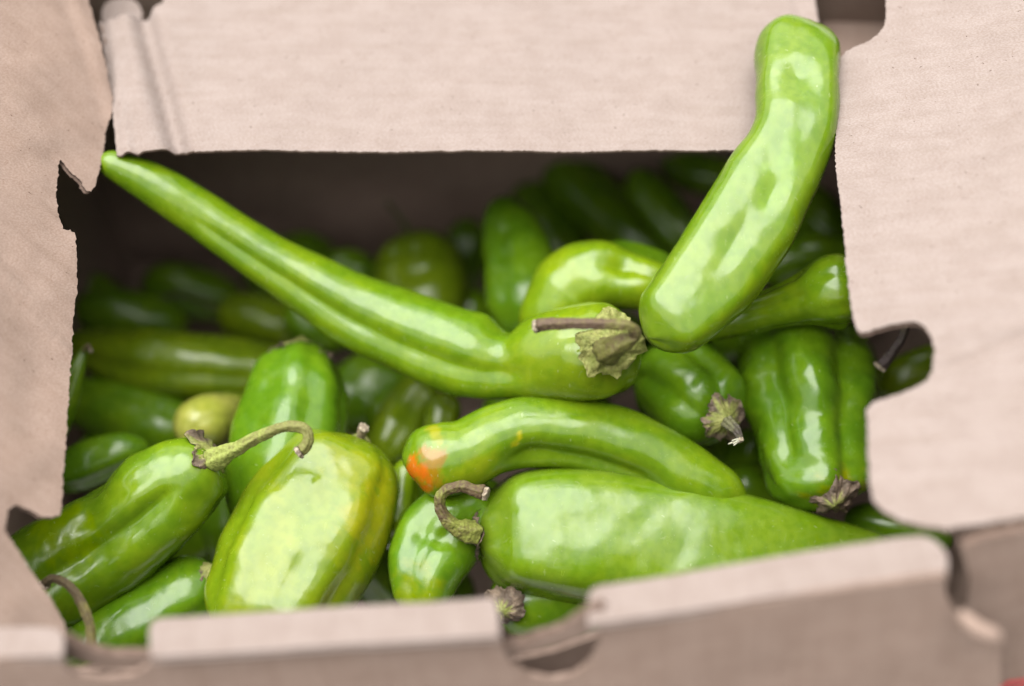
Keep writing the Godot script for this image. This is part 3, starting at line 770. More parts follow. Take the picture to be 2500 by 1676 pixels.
	pepper("green_pepper", "fat yellowish green pepper with blotched pale skin at the front of the heap", {"spine": [Vector4(-5.6, -8.2, -1.02, 1.35), Vector4(-5.81, -8.37, -0.57, 1.96), Vector4(-6.42, -8.7, 0.52, 2.49), Vector4(-7.35, -9.21, 2.29, 2.82), Vector4(-8.22, -9.56, 4.17, 2.65), Vector4(-8.92, -9.84, 5.94, 2.16), Vector4(-9.38, -10.11, 7.12, 1.22)],
		"tint": [Color(0.0986, 0.1462, 0.0054), Color(0.1258, 0.1632, 0.0068)],
		"fine": 1.5,
		"grooves": [[62, 0.12, 18, 0, 0.0, 0.9], [-48, 0.09, 15, -6, 0.0, 0.8], [5, 0.07, 12, 0, 0, 0.2]],
		"dents": [[0.34, 5, 0.05, 40, 0.022], [0.62, -12, 0.2, 8, 0.03], [0.58, 16, 0.2, 9, 0.03], [0.45, 30, 0.06, 20, 0.03], [0.16, -30, 0.06, 30, 0.05]],
		"facets": [[10, 0.74, 0]],
		"seed": 87,
		"lump": 0.55,
		"cap": Vector2(0.6,1.0),
		"patches": [[0.28, -50, 0.2, 35, Color(0.197, 0.188, 0.0047), 0.7], [0.14, -15, 0.1, 40, Color(0.169, 0.179, 0.00282), 0.5], [0.6, 62, 0.4, 22, Color(0.094, 0.15, 0.0047), 0.6]],
		"calyx": [Vector3(-5.63, -8.52, -1.08), Vector3(0.267, 0.317, -0.91), 0.972, 0.55, 9, 0.9],
		"stem": [Vector4(-5.58, -8.17, -0.9, 0.14), Vector4(-5.49, -7.75, -1, 0.16), Vector4(-5.43, -7.59, -1.06, 0.18)],
		"stem_tint": [Color(0.186, 0.167, 0.0868), Color(0.136, 0.0992, 0.062)]})
	pepper("green_pepper", "large two lobed green pepper at the left with a long curled green stem", {"spine": [Vector4(-10.49, -7.13, 0.47, 1.03), Vector4(-10.84, -7.23, 0.63, 1.28), Vector4(-11.72, -7.67, 0.96, 1.69), Vector4(-13.23, -8.67, 1.8, 2.02), Vector4(-15.13, -9.66, 2.82, 2.09), Vector4(-17.04, -10.31, 3.86, 2.19), Vector4(-18.82, -10.85, 4.9, 1.74), Vector4(-19.77, -11.18, 5.44, 1.11)],
		"tint": [Color(0.0714, 0.1292, 0.0041), Color(0.0986, 0.1564, 0.0061)],
		"fine": 1.5,
		"grooves": [[-8, 0.20, 15, 12, 0.12, 0.95], [-95, 0.1, 20, 0, 0, 1], [95, 0.12, 20, 0, 0, 1], [30, .04, 10, 0, .1, .5]],
		"dents": [[0.36, 75, 0.07, 40, 0.14], [0.2, 60, 0.05, 30, -0.05], [0.42, 30, 0.06, 16, 0.05]],
		"seed": 88,
		"lump": 0.9,
		"cap": Vector2(0.45,1.0),
		"patches": [[0.5, 28, 0.14, 40, Color(0.122, 0.179, 0.00282), 0.7]],
		"calyx": [Vector3(-10.59, -6.77, 0.65), Vector3(0.888, 0.361, -0.286), 1.113, 0.2, 10, 0.7],
		"stem": [Vector4(-10.59, -6.51, 0.79, 0.41), Vector4(-10.13, -6.14, 0.77, 0.34), Vector4(-9.48, -5.73, 0.68, 0.24), Vector4(-8.65, -5.17, 0.53, 0.19), Vector4(-7.92, -4.76, 0.45, 0.17), Vector4(-7.37, -4.64, 0.45, 0.17), Vector4(-7, -4.64, 0.63, 0.17), Vector4(-6.94, -4.81, 0.9, 0.17), Vector4(-7.1, -5.04, 1.09, 0.19), Vector4(-7.25, -5.1, 1.18, 0.19)],
		"stem_tint": [Color(0.186, 0.223, 0.0434), Color(0.124, 0.124, 0.031)]})
	pepper("green_pepper", "deep green pepper in the bottom left corner under the two lobed one", {"spine": [Vector4(-10.76, -10.77, 3.27, 0.96), Vector4(-11.2, -10.74, 3.6, 1.28), Vector4(-12.43, -11.01, 4.41, 1.53), Vector4(-13.95, -11.26, 5.38, 1.59), Vector4(-15.44, -11.51, 6.34, 1.51), Vector4(-16.79, -11.8, 7.18, 0.94)],
		"tint": [Color(0.0558, 0.119, 0.0041), Color(0.0775, 0.1442, 0.0054)],
		"fine": 1.1,
		"grooves": [[-30, 0.1, 16, 0, 0.1, 0.9]],
		"seed": 89,
		"calyx": [Vector3(-10.92, -9.83, 3.47), Vector3(0.408, 0.779, -0.476), 0.695, 0.4, 12, 0.85]})
	pepper("green_pepper", "green pepper under the front lip, its thin brown stem arching at the left notch", {"spine": [Vector4(-14.03, -7.94, 7.41, 0.44), Vector4(-13.94, -8.36, 7.72, 0.91), Vector4(-13.73, -9.75, 8.63, 1.19), Vector4(-13.17, -11.24, 9.69, 0.91)],
		"tint": [Color(0.0714, 0.1292, 0.0041), Color(0.0986, 0.1564, 0.0061)],
		"fine": 0.7,
		"seed": 90,
		"stem": [Vector4(-13.74, -7.05, 7.88, 0.22), Vector4(-13.79, -6.74, 7.39, 0.17), Vector4(-13.91, -6.63, 6.83, 0.16), Vector4(-14.2, -6.61, 6.23, 0.16), Vector4(-14.59, -6.6, 5.65, 0.15), Vector4(-15, -6.61, 5.3, 0.15), Vector4(-15.42, -6.74, 5.12, 0.15), Vector4(-15.65, -6.88, 5.16, 0.16), Vector4(-15.75, -7.02, 5.2, 0.18)],
		"stem_tint": [Color(0.124, 0.105, 0.0248), Color(0.0558, 0.0372, 0.0155)]})
	pepper("green_pepper", "short green pepper with its puckered yellow tip facing forward at the front centre", {"spine": [Vector4(-0.81, -9.86, 0.3, 0.98), Vector4(-1.61, -9.84, 1.03, 1.49), Vector4(-2.55, -9.76, 2.04, 1.67), Vector4(-3.03, -9.71, 3.09, 1.55), Vector4(-3.2, -9.8, 3.99, 1.32), Vector4(-3.15, -9.97, 4.83, 0.97), Vector4(-3.03, -10.25, 5.46, 0.53)],
		"tint": [Color(0.0558, 0.119, 0.0041), Color(0.0775, 0.1442, 0.0054)],
		"fine": 1.2,
		"grooves": [[-20, 0.12, 14, 25, 0.2, 1.0], [35, 0.16, 18, -20, 0.4, 1.0], [90, 0.1, 20, 0, 0, 1]],
		"dents": [[0.55, 0, 0.05, 40, 0.12]],
		"seed": 91,
		"patches": [[0.9, 10, 0.22, 60, Color(0.122, 0.155, 0.00376), 0.8]]})
	pepper("green_pepper", "dark pepper beneath the big front one with a black withered calyx", {"spine": [Vector4(-0.8, -11.7, 4, 0.97), Vector4(-0.15, -11.66, 3.94, 1.36), Vector4(1.15, -11.79, 3.77, 1.46), Vector4(2.78, -12.04, 3.79, 1.37), Vector4(4.78, -12.57, 3.89, 0.99)],
		"tint": [Color(0.0598, 0.121, 0.0041), Color(0.083, 0.1462, 0.0054)],
		"fine": 0.9,
		"seed": 92,
		"calyx": [Vector3(-0.31, -10.32, 4.81), Vector3(-0.314, 0.745, 0.589), 0.817, 0.3, 13, 1.4]})
	pepper("green_pepper", "big smooth pale green pepper at the front right with a curled brown stem", {"spine": [Vector4(-1.29, -9.45, 2.3, 1.11), Vector4(-1.04, -9.45, 2.3, 1.65), Vector4(-0.31, -9.64, 2.21, 2.2), Vector4(1.13, -9.82, 2.13, 2.61), Vector4(3.06, -10, 2.23, 2.73), Vector4(5.31, -10.23, 2.4, 2.68), Vector4(7.72, -10.35, 2.59, 2.51), Vector4(10.13, -10.43, 2.73, 1.96), Vector4(12.38, -10.52, 2.87, 1.45), Vector4(14.63, -10.6, 3, 0.8)],
		"tint": [Color(0.0782, 0.136, 0.0068), Color(0.0986, 0.153, 0.0095)],
		"fine": 1.7,
		"grooves": [[8, 0.055, 14, 0, 0.05, 0.5], [-95, 0.08, 20, 0, 0, 1], [70, 0.09, 20, 0, 0, 1]],
		"dents": [[0.32, 25, 0.04, 14, 0.03], [0.45, -5, 0.05, 16, 0.03], [0.22, -20, 0.05, 16, 0.028], [0.36, -30, 0.05, 18, 0.025], [0.56, -12, 0.05, 20, 0.03], [0.75, -10, 0.05, 30, -0.03]],
		"facets": [[-16, 0.78, 0], [60, 0.92, 0]],
		"seed": 93,
		"lump": 0.3,
		"cap": Vector2(1.05,1.0),
		"calyx": [Vector3(-1.39, -9.47, 2.32), Vector3(-0.993, 0.103, 0.064), 1.112, 0.1, 14, 1.1],
		"stem": [Vector4(-1.27, -8.49, 2.63, 0.41), Vector4(-1.66, -8.19, 2.73, 0.37), Vector4(-2, -7.94, 2.7, 0.29), Vector4(-2.36, -7.55, 2.46, 0.22), Vector4(-2.54, -7.25, 2.17, 0.19), Vector4(-2.47, -6.96, 1.89, 0.18), Vector4(-2.16, -6.76, 1.76, 0.18), Vector4(-1.73, -6.63, 1.75, 0.19), Vector4(-1.3, -6.61, 1.9, 0.2), Vector4(-0.93, -6.58, 2.04, 0.24)],
		"stem_tint": [Color(0.149, 0.167, 0.0248), Color(0.062, 0.0372, 0.0155)]})
	pepper("green_pepper", "curved green pepper with an orange red blotch at its blunt end, in the centre", {"spine": [Vector4(-3.76, -7.7, 0.63, 0.82), Vector4(-3.53, -7.64, 0.52, 1.16), Vector4(-2.9, -7.61, 0.29, 1.38), Vector4(-1.89, -7.65, -0.02, 1.39), Vector4(-0.78, -7.56, -0.54, 1.33), Vector4(0.65, -7.66, -0.95, 1.39), Vector4(2.41, -7.88, -0.98, 1.44), Vector4(4.34, -8.26, -0.55, 1.44), Vector4(6.25, -8.65, 0.26, 1.28), Vector4(7.74, -8.84, 0.94, 0.92), Vector4(8.54, -9.01, 1.39, 0.51)],
		"tint": [Color(0.0714, 0.1292, 0.0041), Color(0.0986, 0.1564, 0.0061)],
		"fine": 1.5,
		"grooves": [[42, 0.30, 30, 0, 0.26, 0.80], [-100, 0.08, 20, 0, 0, 1], [100, 0.08, 20, 0, 0, 1]],
		"dents": [[0.19, -70, 0.05, 40, 0.1], [0.36, 35, 0.06, 30, 0.1]],
		"seed": 94,
		"lump": 0.5,
		"cap": Vector2(0.8,1.2),
		"patches": [[0.06, 8, 0.042, 42, Color(0.188, 0.094, 0.00564), 0.9], [0.015, 22, 0.036, 52, Color(0.352, 0.0799, 0.0047), 1], [0.02, 60, 0.02, 14, Color(0.329, 0.094, 0.0047), 0.9], [0.085, -50, 0.02, 26, Color(0.188, 0.179, 0.0047), 0.8], [0.305, 2, 0.014, 9, Color(0.235, 0.216, 0.0047), 0.95], [0.29, 12, 0.016, 6, Color(0.235, 0.216, 0.0047), 0.9], [0.15, 40, 0.1, 40, Color(0.141, 0.169, 0.0047), 0.6]]})
	pepper("green_pepper", "broad deep green pepper with three lobes standing at the right with a grey withered calyx", {"spine": [Vector4(11.54, -9.64, 1.09, 1.29), Vector4(11.46, -9.47, 0.82, 1.81), Vector4(11.38, -9.15, -0.07, 2.01), Vector4(11.34, -8.91, -1.59, 2.19), Vector4(11.36, -8.91, -3.48, 2.67), Vector4(11.48, -9.3, -5.49, 2.57), Vector4(11.68, -9.75, -7.42, 1.58)],
		"tint": [Color(0.0558, 0.119, 0.0041), Color(0.0775, 0.1442, 0.0054)],
		"fine": 1.5,
		"grooves": [[18, 0.19, 17, 8, 0.0, 1.0], [-42, 0.15, 15, -6, 0.12, 0.8], [110, 0.1, 20, 0, 0, 1], [-130, .1, 20, 0, 0, 1]],
		"dents": [[0.52, 45, 0.06, 40, 0.08], [0.4, -10, 0.1, 18, -0.04]],
		"seed": 95,
		"lump": 1.6,
		"cap": Vector2(0.55,1.0),
		"patches": [[0.03, 20, 0.09, 60, Color(0.141, 0.155, 0.00376), 0.9]],
		"calyx": [Vector3(11.48, -8.18, 1.58), Vector3(0.052, 0.501, 0.864), 0.94, 0.36, 15, 1.5]})
	pepper("green_pepper", "shaded green pepper right of the long one with a crumpled dark calyx and frayed stem", {"spine": [Vector4(7.75, -8.14, -1.69, 1.23), Vector4(7.51, -8.35, -2.1, 1.6), Vector4(6.99, -8.89, -3.13, 1.86), Vector4(6.3, -9.58, -4.3, 1.97), Vector4(5.39, -10.33, -5.35, 1.56)],
		"tint": [Color(0.0558, 0.119, 0.0041), Color(0.0775, 0.1442, 0.0054)],
		"fine": 1.2,
		"grooves": [[-25, 0.16, 14, 0, 0.0, 0.8], [40, 0.18, 16, 0, 0.0, 0.9]],
		"seed": 96,
		"cap": Vector2(0.7,1.0),
		"calyx": [Vector3(7.64, -7.06, -1.16), Vector3(0.458, 0.626, 0.631), 1.044, 0.3, 16, 0.85],
		"stem": [Vector4(7.69, -6.65, -0.87, 0.25), Vector4(7.97, -6.49, -0.37, 0.16), Vector4(8.08, -6.56, -0.07, 0.12)],
		"stem_tint": [Color(0.0868, 0.0868, 0.0372), Color(0.0372, 0.031, 0.0217)],
		"bristles": true})
	pepper("green_pepper", "olive pepper in the gap behind the fat yellowish one", {"spine": [Vector4(-3.33, -12.53, -6, 0.72), Vector4(-3.93, -12.56, -5.19, 1), Vector4(-4.69, -12.79, -3.68, 1.1), Vector4(-5.45, -13.18, -2.3, 0.88)],
		"tint": [Color(0.0802, 0.121, 0.0041), Color(0.102, 0.1442, 0.0054)],
		"fine": 0.8,
		"seed": 97})
	pepper("green_pepper", "small pepper end between the long pepper and the orange blotched one", {"spine": [Vector4(-2.45, -11.42, -4.74, 0.53), Vector4(-2.72, -11.62, -4.05, 0.7), Vector4(-2.95, -12.09, -2.91, 0.63)],
		"tint": [Color(0.0802, 0.121, 0.0041), Color(0.102, 0.1442, 0.0054)],
		"fine": 0.5,
		"seed": 98})
	pepper("green_pepper", "green pepper half seen through the right flap notch", {"spine": [Vector4(14.65, -12.29, -5.24, 0.61), Vector4(15.79, -11.64, -5.52, 0.89), Vector4(17.15, -11.17, -5.9, 0.92), Vector4(18.74, -10.93, -6.29, 0.53)],
		"tint": [Color(0.0986, 0.1598, 0.0041), Color(0.1258, 0.1802, 0.0054)],
		"fine": 0.7,
		"seed": 99})
	pepper("green_pepper", "dark green pepper under the lower right flap corner behind the big front one", {"spine": [Vector4(12.78, -11.84, 0.45, 0.5), Vector4(13.69, -11.61, 0.85, 0.77), Vector4(14.92, -11.42, 1.3, 0.83), Vector4(16.61, -11.27, 1.8, 0.56)],
		"tint": [Color(0.0558, 0.119, 0.0041), Color(0.0775, 0.1442, 0.0054)],
		"fine": 0.7,
		"seed": 100})
	pepper("green_pepper", "narrow lime pepper wedged between the fat yellowish one and the orange blotched one", {"spine": [Vector4(-3.85, -9.79, -0.94, 0.4), Vector4(-4.02, -9.96, -0.29, 0.59), Vector4(-4.28, -10.39, 0.77, 0.72), Vector4(-4.56, -10.81, 1.83, 0.59)],
		"tint": [Color(0.0986, 0.1598, 0.0041), Color(0.1258, 0.1802, 0.0054)],
		"fine": 0.6,
		"seed": 101})
	pepper("green_pepper", "dark pepper between the left flap and the two lobed one", {"spine": [Vector4(-17.94, -11.49, -0.87, 0.61), Vector4(-16.69, -11.04, -1.21, 0.94), Vector4(-15.35, -10.77, -1.64, 0.88), Vector4(-14.05, -10.77, -2.02, 0.51)],
		"tint": [Color(0.0558, 0.119, 0.0041), Color(0.0775, 0.1442, 0.0054)],
		"fine": 0.7,
		"seed": 102})
	pepper("green_pepper", "dim wrinkled pepper far behind the long pepper with a thin arched stem", {"spine": [Vector4(-13.3, -15.95, -11.65, 0.71), Vector4(-12.44, -15.76, -11.39, 1.03), Vector4(-10.99, -15.6, -10.88, 1.1), Vector4(-9.19, -15.69, -10.36, 0.78)],
		"tint": [Color(0.0802, 0.121, 0.0041), Color(0.102, 0.1442, 0.0054)],
		"fine": 0.7,
		"seed": 103,
		"stem": [Vector4(-13.13, -15.7, -11.49, 0.16), Vector4(-13.83, -15.47, -11.86, 0.12), Vector4(-15.04, -15.4, -12.15, 0.11), Vector4(-16.27, -15.65, -12.12, 0.11), Vector4(-16.99, -16.18, -11.85, 0.12)],
		"stem_tint": [Color(0.0496, 0.0558, 0.0124), Color(0.0434, 0.0434, 0.0186)]})
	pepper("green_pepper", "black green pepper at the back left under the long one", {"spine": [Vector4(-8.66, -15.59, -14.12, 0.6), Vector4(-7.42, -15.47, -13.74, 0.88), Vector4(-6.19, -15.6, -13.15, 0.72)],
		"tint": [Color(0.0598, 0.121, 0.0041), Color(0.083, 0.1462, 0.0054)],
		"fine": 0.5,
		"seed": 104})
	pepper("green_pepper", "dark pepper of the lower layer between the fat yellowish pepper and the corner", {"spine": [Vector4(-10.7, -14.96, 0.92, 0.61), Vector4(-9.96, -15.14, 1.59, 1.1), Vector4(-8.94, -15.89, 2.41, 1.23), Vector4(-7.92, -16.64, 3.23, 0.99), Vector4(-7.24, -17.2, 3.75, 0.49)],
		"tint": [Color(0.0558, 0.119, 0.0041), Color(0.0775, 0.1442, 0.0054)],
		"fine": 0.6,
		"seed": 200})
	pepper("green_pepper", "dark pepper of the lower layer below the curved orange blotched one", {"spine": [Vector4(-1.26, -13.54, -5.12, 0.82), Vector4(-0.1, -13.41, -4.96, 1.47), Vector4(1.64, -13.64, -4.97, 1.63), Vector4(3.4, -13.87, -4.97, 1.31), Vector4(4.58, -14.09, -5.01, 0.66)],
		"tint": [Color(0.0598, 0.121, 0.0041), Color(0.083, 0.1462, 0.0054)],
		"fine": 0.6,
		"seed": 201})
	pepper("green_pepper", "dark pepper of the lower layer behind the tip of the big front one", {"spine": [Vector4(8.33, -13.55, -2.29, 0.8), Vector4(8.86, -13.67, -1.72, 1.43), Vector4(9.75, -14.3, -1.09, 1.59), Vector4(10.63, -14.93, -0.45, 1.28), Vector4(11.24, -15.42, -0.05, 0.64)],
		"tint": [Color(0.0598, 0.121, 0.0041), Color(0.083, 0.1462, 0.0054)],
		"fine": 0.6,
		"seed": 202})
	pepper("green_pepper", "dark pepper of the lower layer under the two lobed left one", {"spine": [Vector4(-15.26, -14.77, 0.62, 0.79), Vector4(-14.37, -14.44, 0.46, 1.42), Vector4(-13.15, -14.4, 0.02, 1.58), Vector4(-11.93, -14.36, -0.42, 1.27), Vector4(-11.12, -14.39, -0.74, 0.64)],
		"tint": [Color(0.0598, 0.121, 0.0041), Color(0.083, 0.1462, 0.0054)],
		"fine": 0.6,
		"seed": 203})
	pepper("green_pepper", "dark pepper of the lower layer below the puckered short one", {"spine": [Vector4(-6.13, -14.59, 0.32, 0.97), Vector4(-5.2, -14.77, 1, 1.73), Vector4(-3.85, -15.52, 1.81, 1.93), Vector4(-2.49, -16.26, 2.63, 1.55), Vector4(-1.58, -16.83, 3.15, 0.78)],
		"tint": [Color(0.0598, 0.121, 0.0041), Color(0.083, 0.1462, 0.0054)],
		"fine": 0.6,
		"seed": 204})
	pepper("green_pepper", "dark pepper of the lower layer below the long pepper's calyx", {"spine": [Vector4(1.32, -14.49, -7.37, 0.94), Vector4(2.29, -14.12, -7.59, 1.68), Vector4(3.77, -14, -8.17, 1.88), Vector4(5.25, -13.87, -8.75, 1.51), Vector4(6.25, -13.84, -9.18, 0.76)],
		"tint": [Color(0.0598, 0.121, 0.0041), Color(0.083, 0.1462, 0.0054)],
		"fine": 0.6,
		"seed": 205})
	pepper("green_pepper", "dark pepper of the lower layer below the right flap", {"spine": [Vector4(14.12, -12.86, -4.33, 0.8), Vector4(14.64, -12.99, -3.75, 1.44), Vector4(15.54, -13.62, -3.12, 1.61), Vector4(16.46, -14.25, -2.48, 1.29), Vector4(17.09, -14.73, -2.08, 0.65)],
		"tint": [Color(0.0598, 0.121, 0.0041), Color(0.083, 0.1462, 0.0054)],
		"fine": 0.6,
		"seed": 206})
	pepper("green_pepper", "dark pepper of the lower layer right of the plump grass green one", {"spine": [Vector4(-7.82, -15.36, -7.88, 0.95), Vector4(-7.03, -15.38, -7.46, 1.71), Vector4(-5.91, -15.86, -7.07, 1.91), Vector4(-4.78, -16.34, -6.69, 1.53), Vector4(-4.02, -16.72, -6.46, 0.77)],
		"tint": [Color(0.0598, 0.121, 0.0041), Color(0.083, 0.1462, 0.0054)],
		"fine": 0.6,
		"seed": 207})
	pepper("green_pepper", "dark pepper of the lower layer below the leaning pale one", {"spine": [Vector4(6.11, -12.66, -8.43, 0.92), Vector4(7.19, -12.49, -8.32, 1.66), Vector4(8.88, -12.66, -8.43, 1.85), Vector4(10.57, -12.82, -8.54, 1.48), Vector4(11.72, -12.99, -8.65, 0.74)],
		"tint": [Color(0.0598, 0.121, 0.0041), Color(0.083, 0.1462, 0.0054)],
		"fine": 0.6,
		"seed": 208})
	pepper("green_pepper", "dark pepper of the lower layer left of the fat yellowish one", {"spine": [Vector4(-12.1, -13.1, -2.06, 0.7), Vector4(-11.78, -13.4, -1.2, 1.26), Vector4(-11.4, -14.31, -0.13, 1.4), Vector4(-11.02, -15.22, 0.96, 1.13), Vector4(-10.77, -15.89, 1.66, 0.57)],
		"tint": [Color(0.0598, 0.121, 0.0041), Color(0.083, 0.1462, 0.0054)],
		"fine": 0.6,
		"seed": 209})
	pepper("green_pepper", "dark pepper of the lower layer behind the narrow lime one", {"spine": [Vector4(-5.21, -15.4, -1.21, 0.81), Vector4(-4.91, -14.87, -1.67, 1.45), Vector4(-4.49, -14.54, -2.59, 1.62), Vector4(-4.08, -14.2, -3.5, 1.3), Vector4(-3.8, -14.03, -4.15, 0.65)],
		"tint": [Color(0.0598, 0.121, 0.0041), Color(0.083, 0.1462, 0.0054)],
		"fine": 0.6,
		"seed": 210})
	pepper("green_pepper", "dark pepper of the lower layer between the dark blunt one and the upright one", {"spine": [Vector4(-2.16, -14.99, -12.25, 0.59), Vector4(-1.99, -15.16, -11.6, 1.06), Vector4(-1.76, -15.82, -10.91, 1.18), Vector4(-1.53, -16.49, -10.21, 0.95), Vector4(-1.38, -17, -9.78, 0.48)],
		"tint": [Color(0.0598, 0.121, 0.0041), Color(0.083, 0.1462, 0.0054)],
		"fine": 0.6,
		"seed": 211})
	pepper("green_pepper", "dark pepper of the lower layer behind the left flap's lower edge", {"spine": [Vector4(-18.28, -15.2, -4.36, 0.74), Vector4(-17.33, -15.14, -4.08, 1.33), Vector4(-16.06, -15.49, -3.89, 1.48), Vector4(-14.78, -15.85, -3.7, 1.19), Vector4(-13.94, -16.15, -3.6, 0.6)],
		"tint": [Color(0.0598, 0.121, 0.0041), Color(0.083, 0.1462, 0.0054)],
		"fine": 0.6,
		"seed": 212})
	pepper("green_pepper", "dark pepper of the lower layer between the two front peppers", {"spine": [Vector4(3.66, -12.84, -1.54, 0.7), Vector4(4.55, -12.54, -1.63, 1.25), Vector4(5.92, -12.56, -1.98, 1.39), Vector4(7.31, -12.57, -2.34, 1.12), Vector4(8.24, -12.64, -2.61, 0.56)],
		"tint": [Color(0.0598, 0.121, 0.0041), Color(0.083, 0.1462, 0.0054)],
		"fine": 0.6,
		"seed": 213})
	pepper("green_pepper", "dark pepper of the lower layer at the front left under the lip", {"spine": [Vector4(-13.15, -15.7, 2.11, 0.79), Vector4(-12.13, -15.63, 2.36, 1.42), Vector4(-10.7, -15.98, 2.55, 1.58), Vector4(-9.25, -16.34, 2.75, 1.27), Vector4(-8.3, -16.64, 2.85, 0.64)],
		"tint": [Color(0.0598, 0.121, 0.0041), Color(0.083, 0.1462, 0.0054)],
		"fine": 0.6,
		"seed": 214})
	pepper("green_pepper", "dark pepper of the lower layer at the front under the lip notch", {"spine": [Vector4(0.18, -15.49, 3.66, 0.69), Vector4(1.28, -15.37, 3.84, 1.24), Vector4(2.94, -15.67, 3.95, 1.38), Vector4(4.61, -15.98, 4.05, 1.11), Vector4(5.74, -16.24, 4.1, 0.56)],
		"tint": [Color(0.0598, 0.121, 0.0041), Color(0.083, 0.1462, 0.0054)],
		"fine": 0.6,
		"seed": 215})
	pepper("green_pepper", "dark pepper of the lower layer at the far left wall", {"spine": [Vector4(-19.85, -15.82, -11.85, 0.6), Vector4(-18.76, -15.74, -11.6, 1.07), Vector4(-17.27, -16.04, -11.5, 1.19), Vector4(-15.77, -16.34, -11.4, 0.96), Vector4(-14.78, -16.6, -11.36, 0.48)],
		"tint": [Color(0.0598, 0.121, 0.0041), Color(0.083, 0.1462, 0.0054)],
		"fine": 0.6,
		"seed": 216})
	pepper("green_pepper", "dark pepper of the lower layer lying against the back wall", {"spine": [Vector4(-17.32, -17.25, -14.28, 0.64), Vector4(-16.32, -17.22, -13.96, 1.15), Vector4(-14.95, -17.58, -13.76, 1.28), Vector4(-13.56, -17.94, -13.55, 1.03), Vector4(-12.65, -18.24, -13.45, 0.51)],
		"tint": [Color(0.0598, 0.121, 0.0041), Color(0.083, 0.1462, 0.0054)],
		"fine": 0.6,
		"seed": 217})
	pepper("green_pepper", "dark pepper of the lower layer slanting at the back behind the long one", {"spine": [Vector4(-12.76, -18.08, -14.85, 0.67), Vector4(-11.89, -17.74, -15.02, 1.2), Vector4(-10.67, -17.63, -15.56, 1.34), Vector4(-9.44, -17.53, -16.1, 1.08), Vector4(-8.62, -17.51, -16.51, 0.54)],
		"tint": [Color(0.0598, 0.121, 0.0041), Color(0.083, 0.1462, 0.0054)],
		"fine": 0.6,
		"seed": 218})
	pepper("green_pepper", "dark pepper of the lower layer left of the dark blunt one", {"spine": [Vector4(-5.31, -14.78, -12.58, 0.65), Vector4(-5.77, -14.95, -11.93, 1.17), Vector4(-6.49, -15.61, -11.24, 1.3), Vector4(-7.22, -16.28, -10.55, 1.04), Vector4(-7.72, -16.79, -10.12, 0.52)],
		"tint": [Color(0.0598, 0.121, 0.0041), Color(0.083, 0.1462, 0.0054)],
		"fine": 0.6,
		"seed": 219})
	pepper("green_pepper", "dark pepper of the lower layer standing right of the dark blunt one", {"spine": [Vector4(-2.07, -16.12, -17.03, 0.54), Vector4(-2.14, -16.36, -16.28, 0.97), Vector4(-2.28, -17.11, -15.45, 1.08), Vector4(-2.41, -17.87, -14.61, 0.87), Vector4(-2.5, -18.44, -14.08, 0.43)],
		"tint": [Color(0.0598, 0.121, 0.0041), Color(0.083, 0.1462, 0.0054)],
		"fine": 0.6,
		"seed": 220})
	pepper("green_pepper", "dark pepper of the lower layer in the back left corner", {"spine": [Vector4(-20.41, -17.25, -14.28, 0.58), Vector4(-19.86, -17.35, -13.75, 1.04), Vector4(-19.17, -17.91, -13.23, 1.16), Vector4(-18.49, -18.47, -12.71, 0.93), Vector4(-18.04, -18.9, -12.4, 0.46)],
		"tint": [Color(0.0598, 0.121, 0.0041), Color(0.083, 0.1462, 0.0054)],
		"fine": 0.6,
		"seed": 221})
	pepper("green_pepper", "dark pepper of the lower layer touching the underside of the long one", {"spine": [Vector4(-9.8, -14.15, -10.75, 0.62), Vector4(-9.24, -14.17, -10.35, 1.1), Vector4(-8.46, -14.61, -10.02, 1.23), Vector4(-7.67, -15.06, -9.68, 0.99), Vector4(-7.16, -15.41, -9.49, 0.5)],
		"tint": [Color(0.0598, 0.121, 0.0041), Color(0.083, 0.1462, 0.0054)],
		"fine": 0.6,
		"seed": 222})
	pepper("green_pepper", "dark pepper of the lower layer under the long olive one", {"spine": [Vector4(-14.19, -15.13, -7.31, 0.66), Vector4(-13.32, -14.99, -7.14, 1.19), Vector4(-12.11, -15.23, -7.15, 1.33), Vector4(-10.89, -15.46, -7.15, 1.06), Vector4(-10.09, -15.67, -7.19, 0.53)],
		"tint": [Color(0.0598, 0.121, 0.0041), Color(0.083, 0.1462, 0.0054)],
		"fine": 0.6,
		"seed": 223})
	pepper("green_pepper", "dark pepper of the lower layer below the long one's shoulder", {"spine": [Vector4(0.19, -12.1, -5.54, 0.62), Vector4(1.04, -11.89, -5.5, 1.12), Vector4(2.33, -12.01, -5.69, 1.25), Vector4(3.63, -12.12, -5.89, 1), Vector4(4.5, -12.26, -6.05, 0.5)],
		"tint": [Color(0.0598, 0.121, 0.0041), Color(0.083, 0.1462, 0.0054)],
		"fine": 0.6,
		"seed": 224})
	pepper("green_pepper", "dark pepper of the lower layer between the grass green and the orange blotched ones", {"spine": [Vector4(-5.77, -14.46, -6.49, 0.75), Vector4(-5.23, -14.6, -5.88, 1.34), Vector4(-4.46, -15.25, -5.22, 1.49), Vector4(-3.69, -15.9, -4.56, 1.2), Vector4(-3.18, -16.4, -4.14, 0.6)],
		"tint": [Color(0.0598, 0.121, 0.0041), Color(0.083, 0.1462, 0.0054)],
		"fine": 0.6,
		"seed": 225})
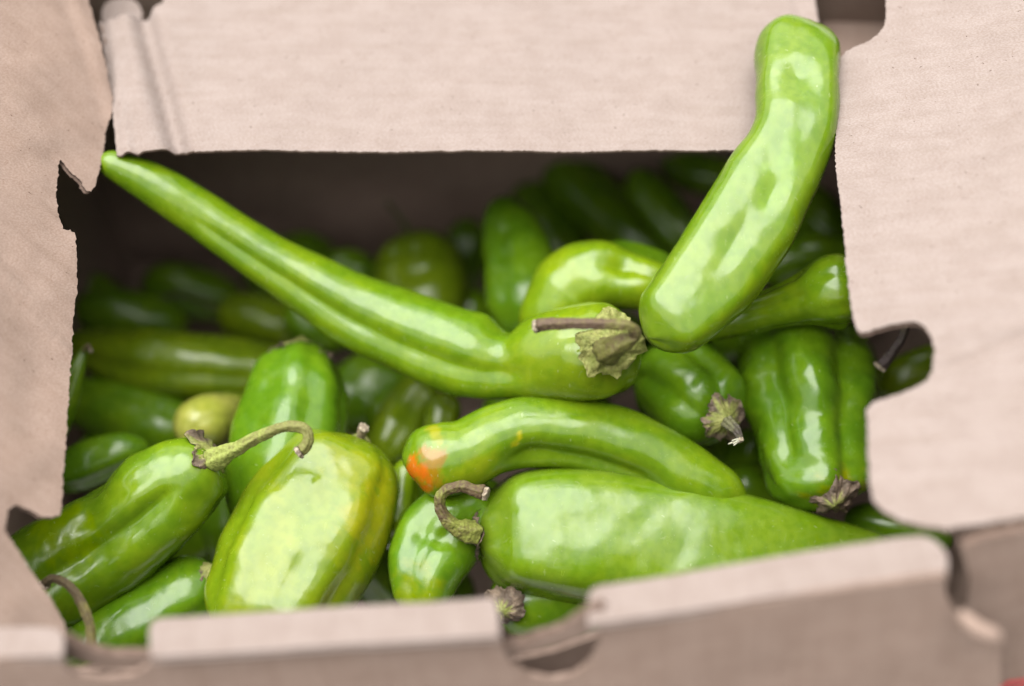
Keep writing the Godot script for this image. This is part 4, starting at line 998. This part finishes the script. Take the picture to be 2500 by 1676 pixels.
	pepper("green_pepper", "dark pepper of the lower layer under the crumpled dark calyx", {"spine": [Vector4(5.59, -13.3, -4.57, 0.68), Vector4(6.22, -13.31, -4.17, 1.23), Vector4(7.21, -13.78, -3.81, 1.37), Vector4(8.21, -14.24, -3.44, 1.1), Vector4(8.89, -14.61, -3.23, 0.55)],
		"tint": [Color(0.0598, 0.121, 0.0041), Color(0.083, 0.1462, 0.0054)],
		"fine": 0.6,
		"seed": 226})
	pepper("green_pepper", "dark pepper of the lower layer left of the three lobed one", {"spine": [Vector4(9.19, -14.83, -2.13, 0.54), Vector4(9.38, -14.38, -2.47, 0.97), Vector4(9.73, -14.16, -3.2, 1.08), Vector4(10.09, -13.93, -3.93, 0.87), Vector4(10.35, -13.84, -4.46, 0.44)],
		"tint": [Color(0.0598, 0.121, 0.0041), Color(0.083, 0.1462, 0.0054)],
		"fine": 0.6,
		"seed": 227})
	pepper("green_pepper", "dark pepper of the lower layer under the curled green stem", {"spine": [Vector4(-15.53, -14.47, -1.76, 0.54), Vector4(-14.69, -14.16, -1.88, 0.96), Vector4(-13.56, -14.14, -2.29, 1.07), Vector4(-12.43, -14.12, -2.69, 0.86), Vector4(-11.68, -14.16, -3, 0.43)],
		"tint": [Color(0.0598, 0.121, 0.0041), Color(0.083, 0.1462, 0.0054)],
		"fine": 0.6,
		"seed": 228})
	pepper("green_pepper", "dark pepper of the lower layer under the orange blotched end", {"spine": [Vector4(0.18, -12.66, 0.07, 0.51), Vector4(-0.57, -12.31, -0.11, 0.92), Vector4(-1.7, -12.25, -0.58, 1.03), Vector4(-2.84, -12.19, -1.06, 0.82), Vector4(-3.61, -12.2, -1.42, 0.41)],
		"tint": [Color(0.0598, 0.121, 0.0041), Color(0.083, 0.1462, 0.0054)],
		"fine": 0.6,
		"seed": 229})
	pepper("green_pepper", "dark pepper of the lower layer beside the puckered tip", {"spine": [Vector4(-2.19, -14.36, 3.73, 0.59), Vector4(-2.66, -13.99, 3.51, 1.06), Vector4(-3.38, -13.91, 3.01, 1.19), Vector4(-4.1, -13.83, 2.5, 0.95), Vector4(-4.6, -13.83, 2.14, 0.48)],
		"tint": [Color(0.0598, 0.121, 0.0041), Color(0.083, 0.1462, 0.0054)],
		"fine": 0.6,
		"seed": 230})
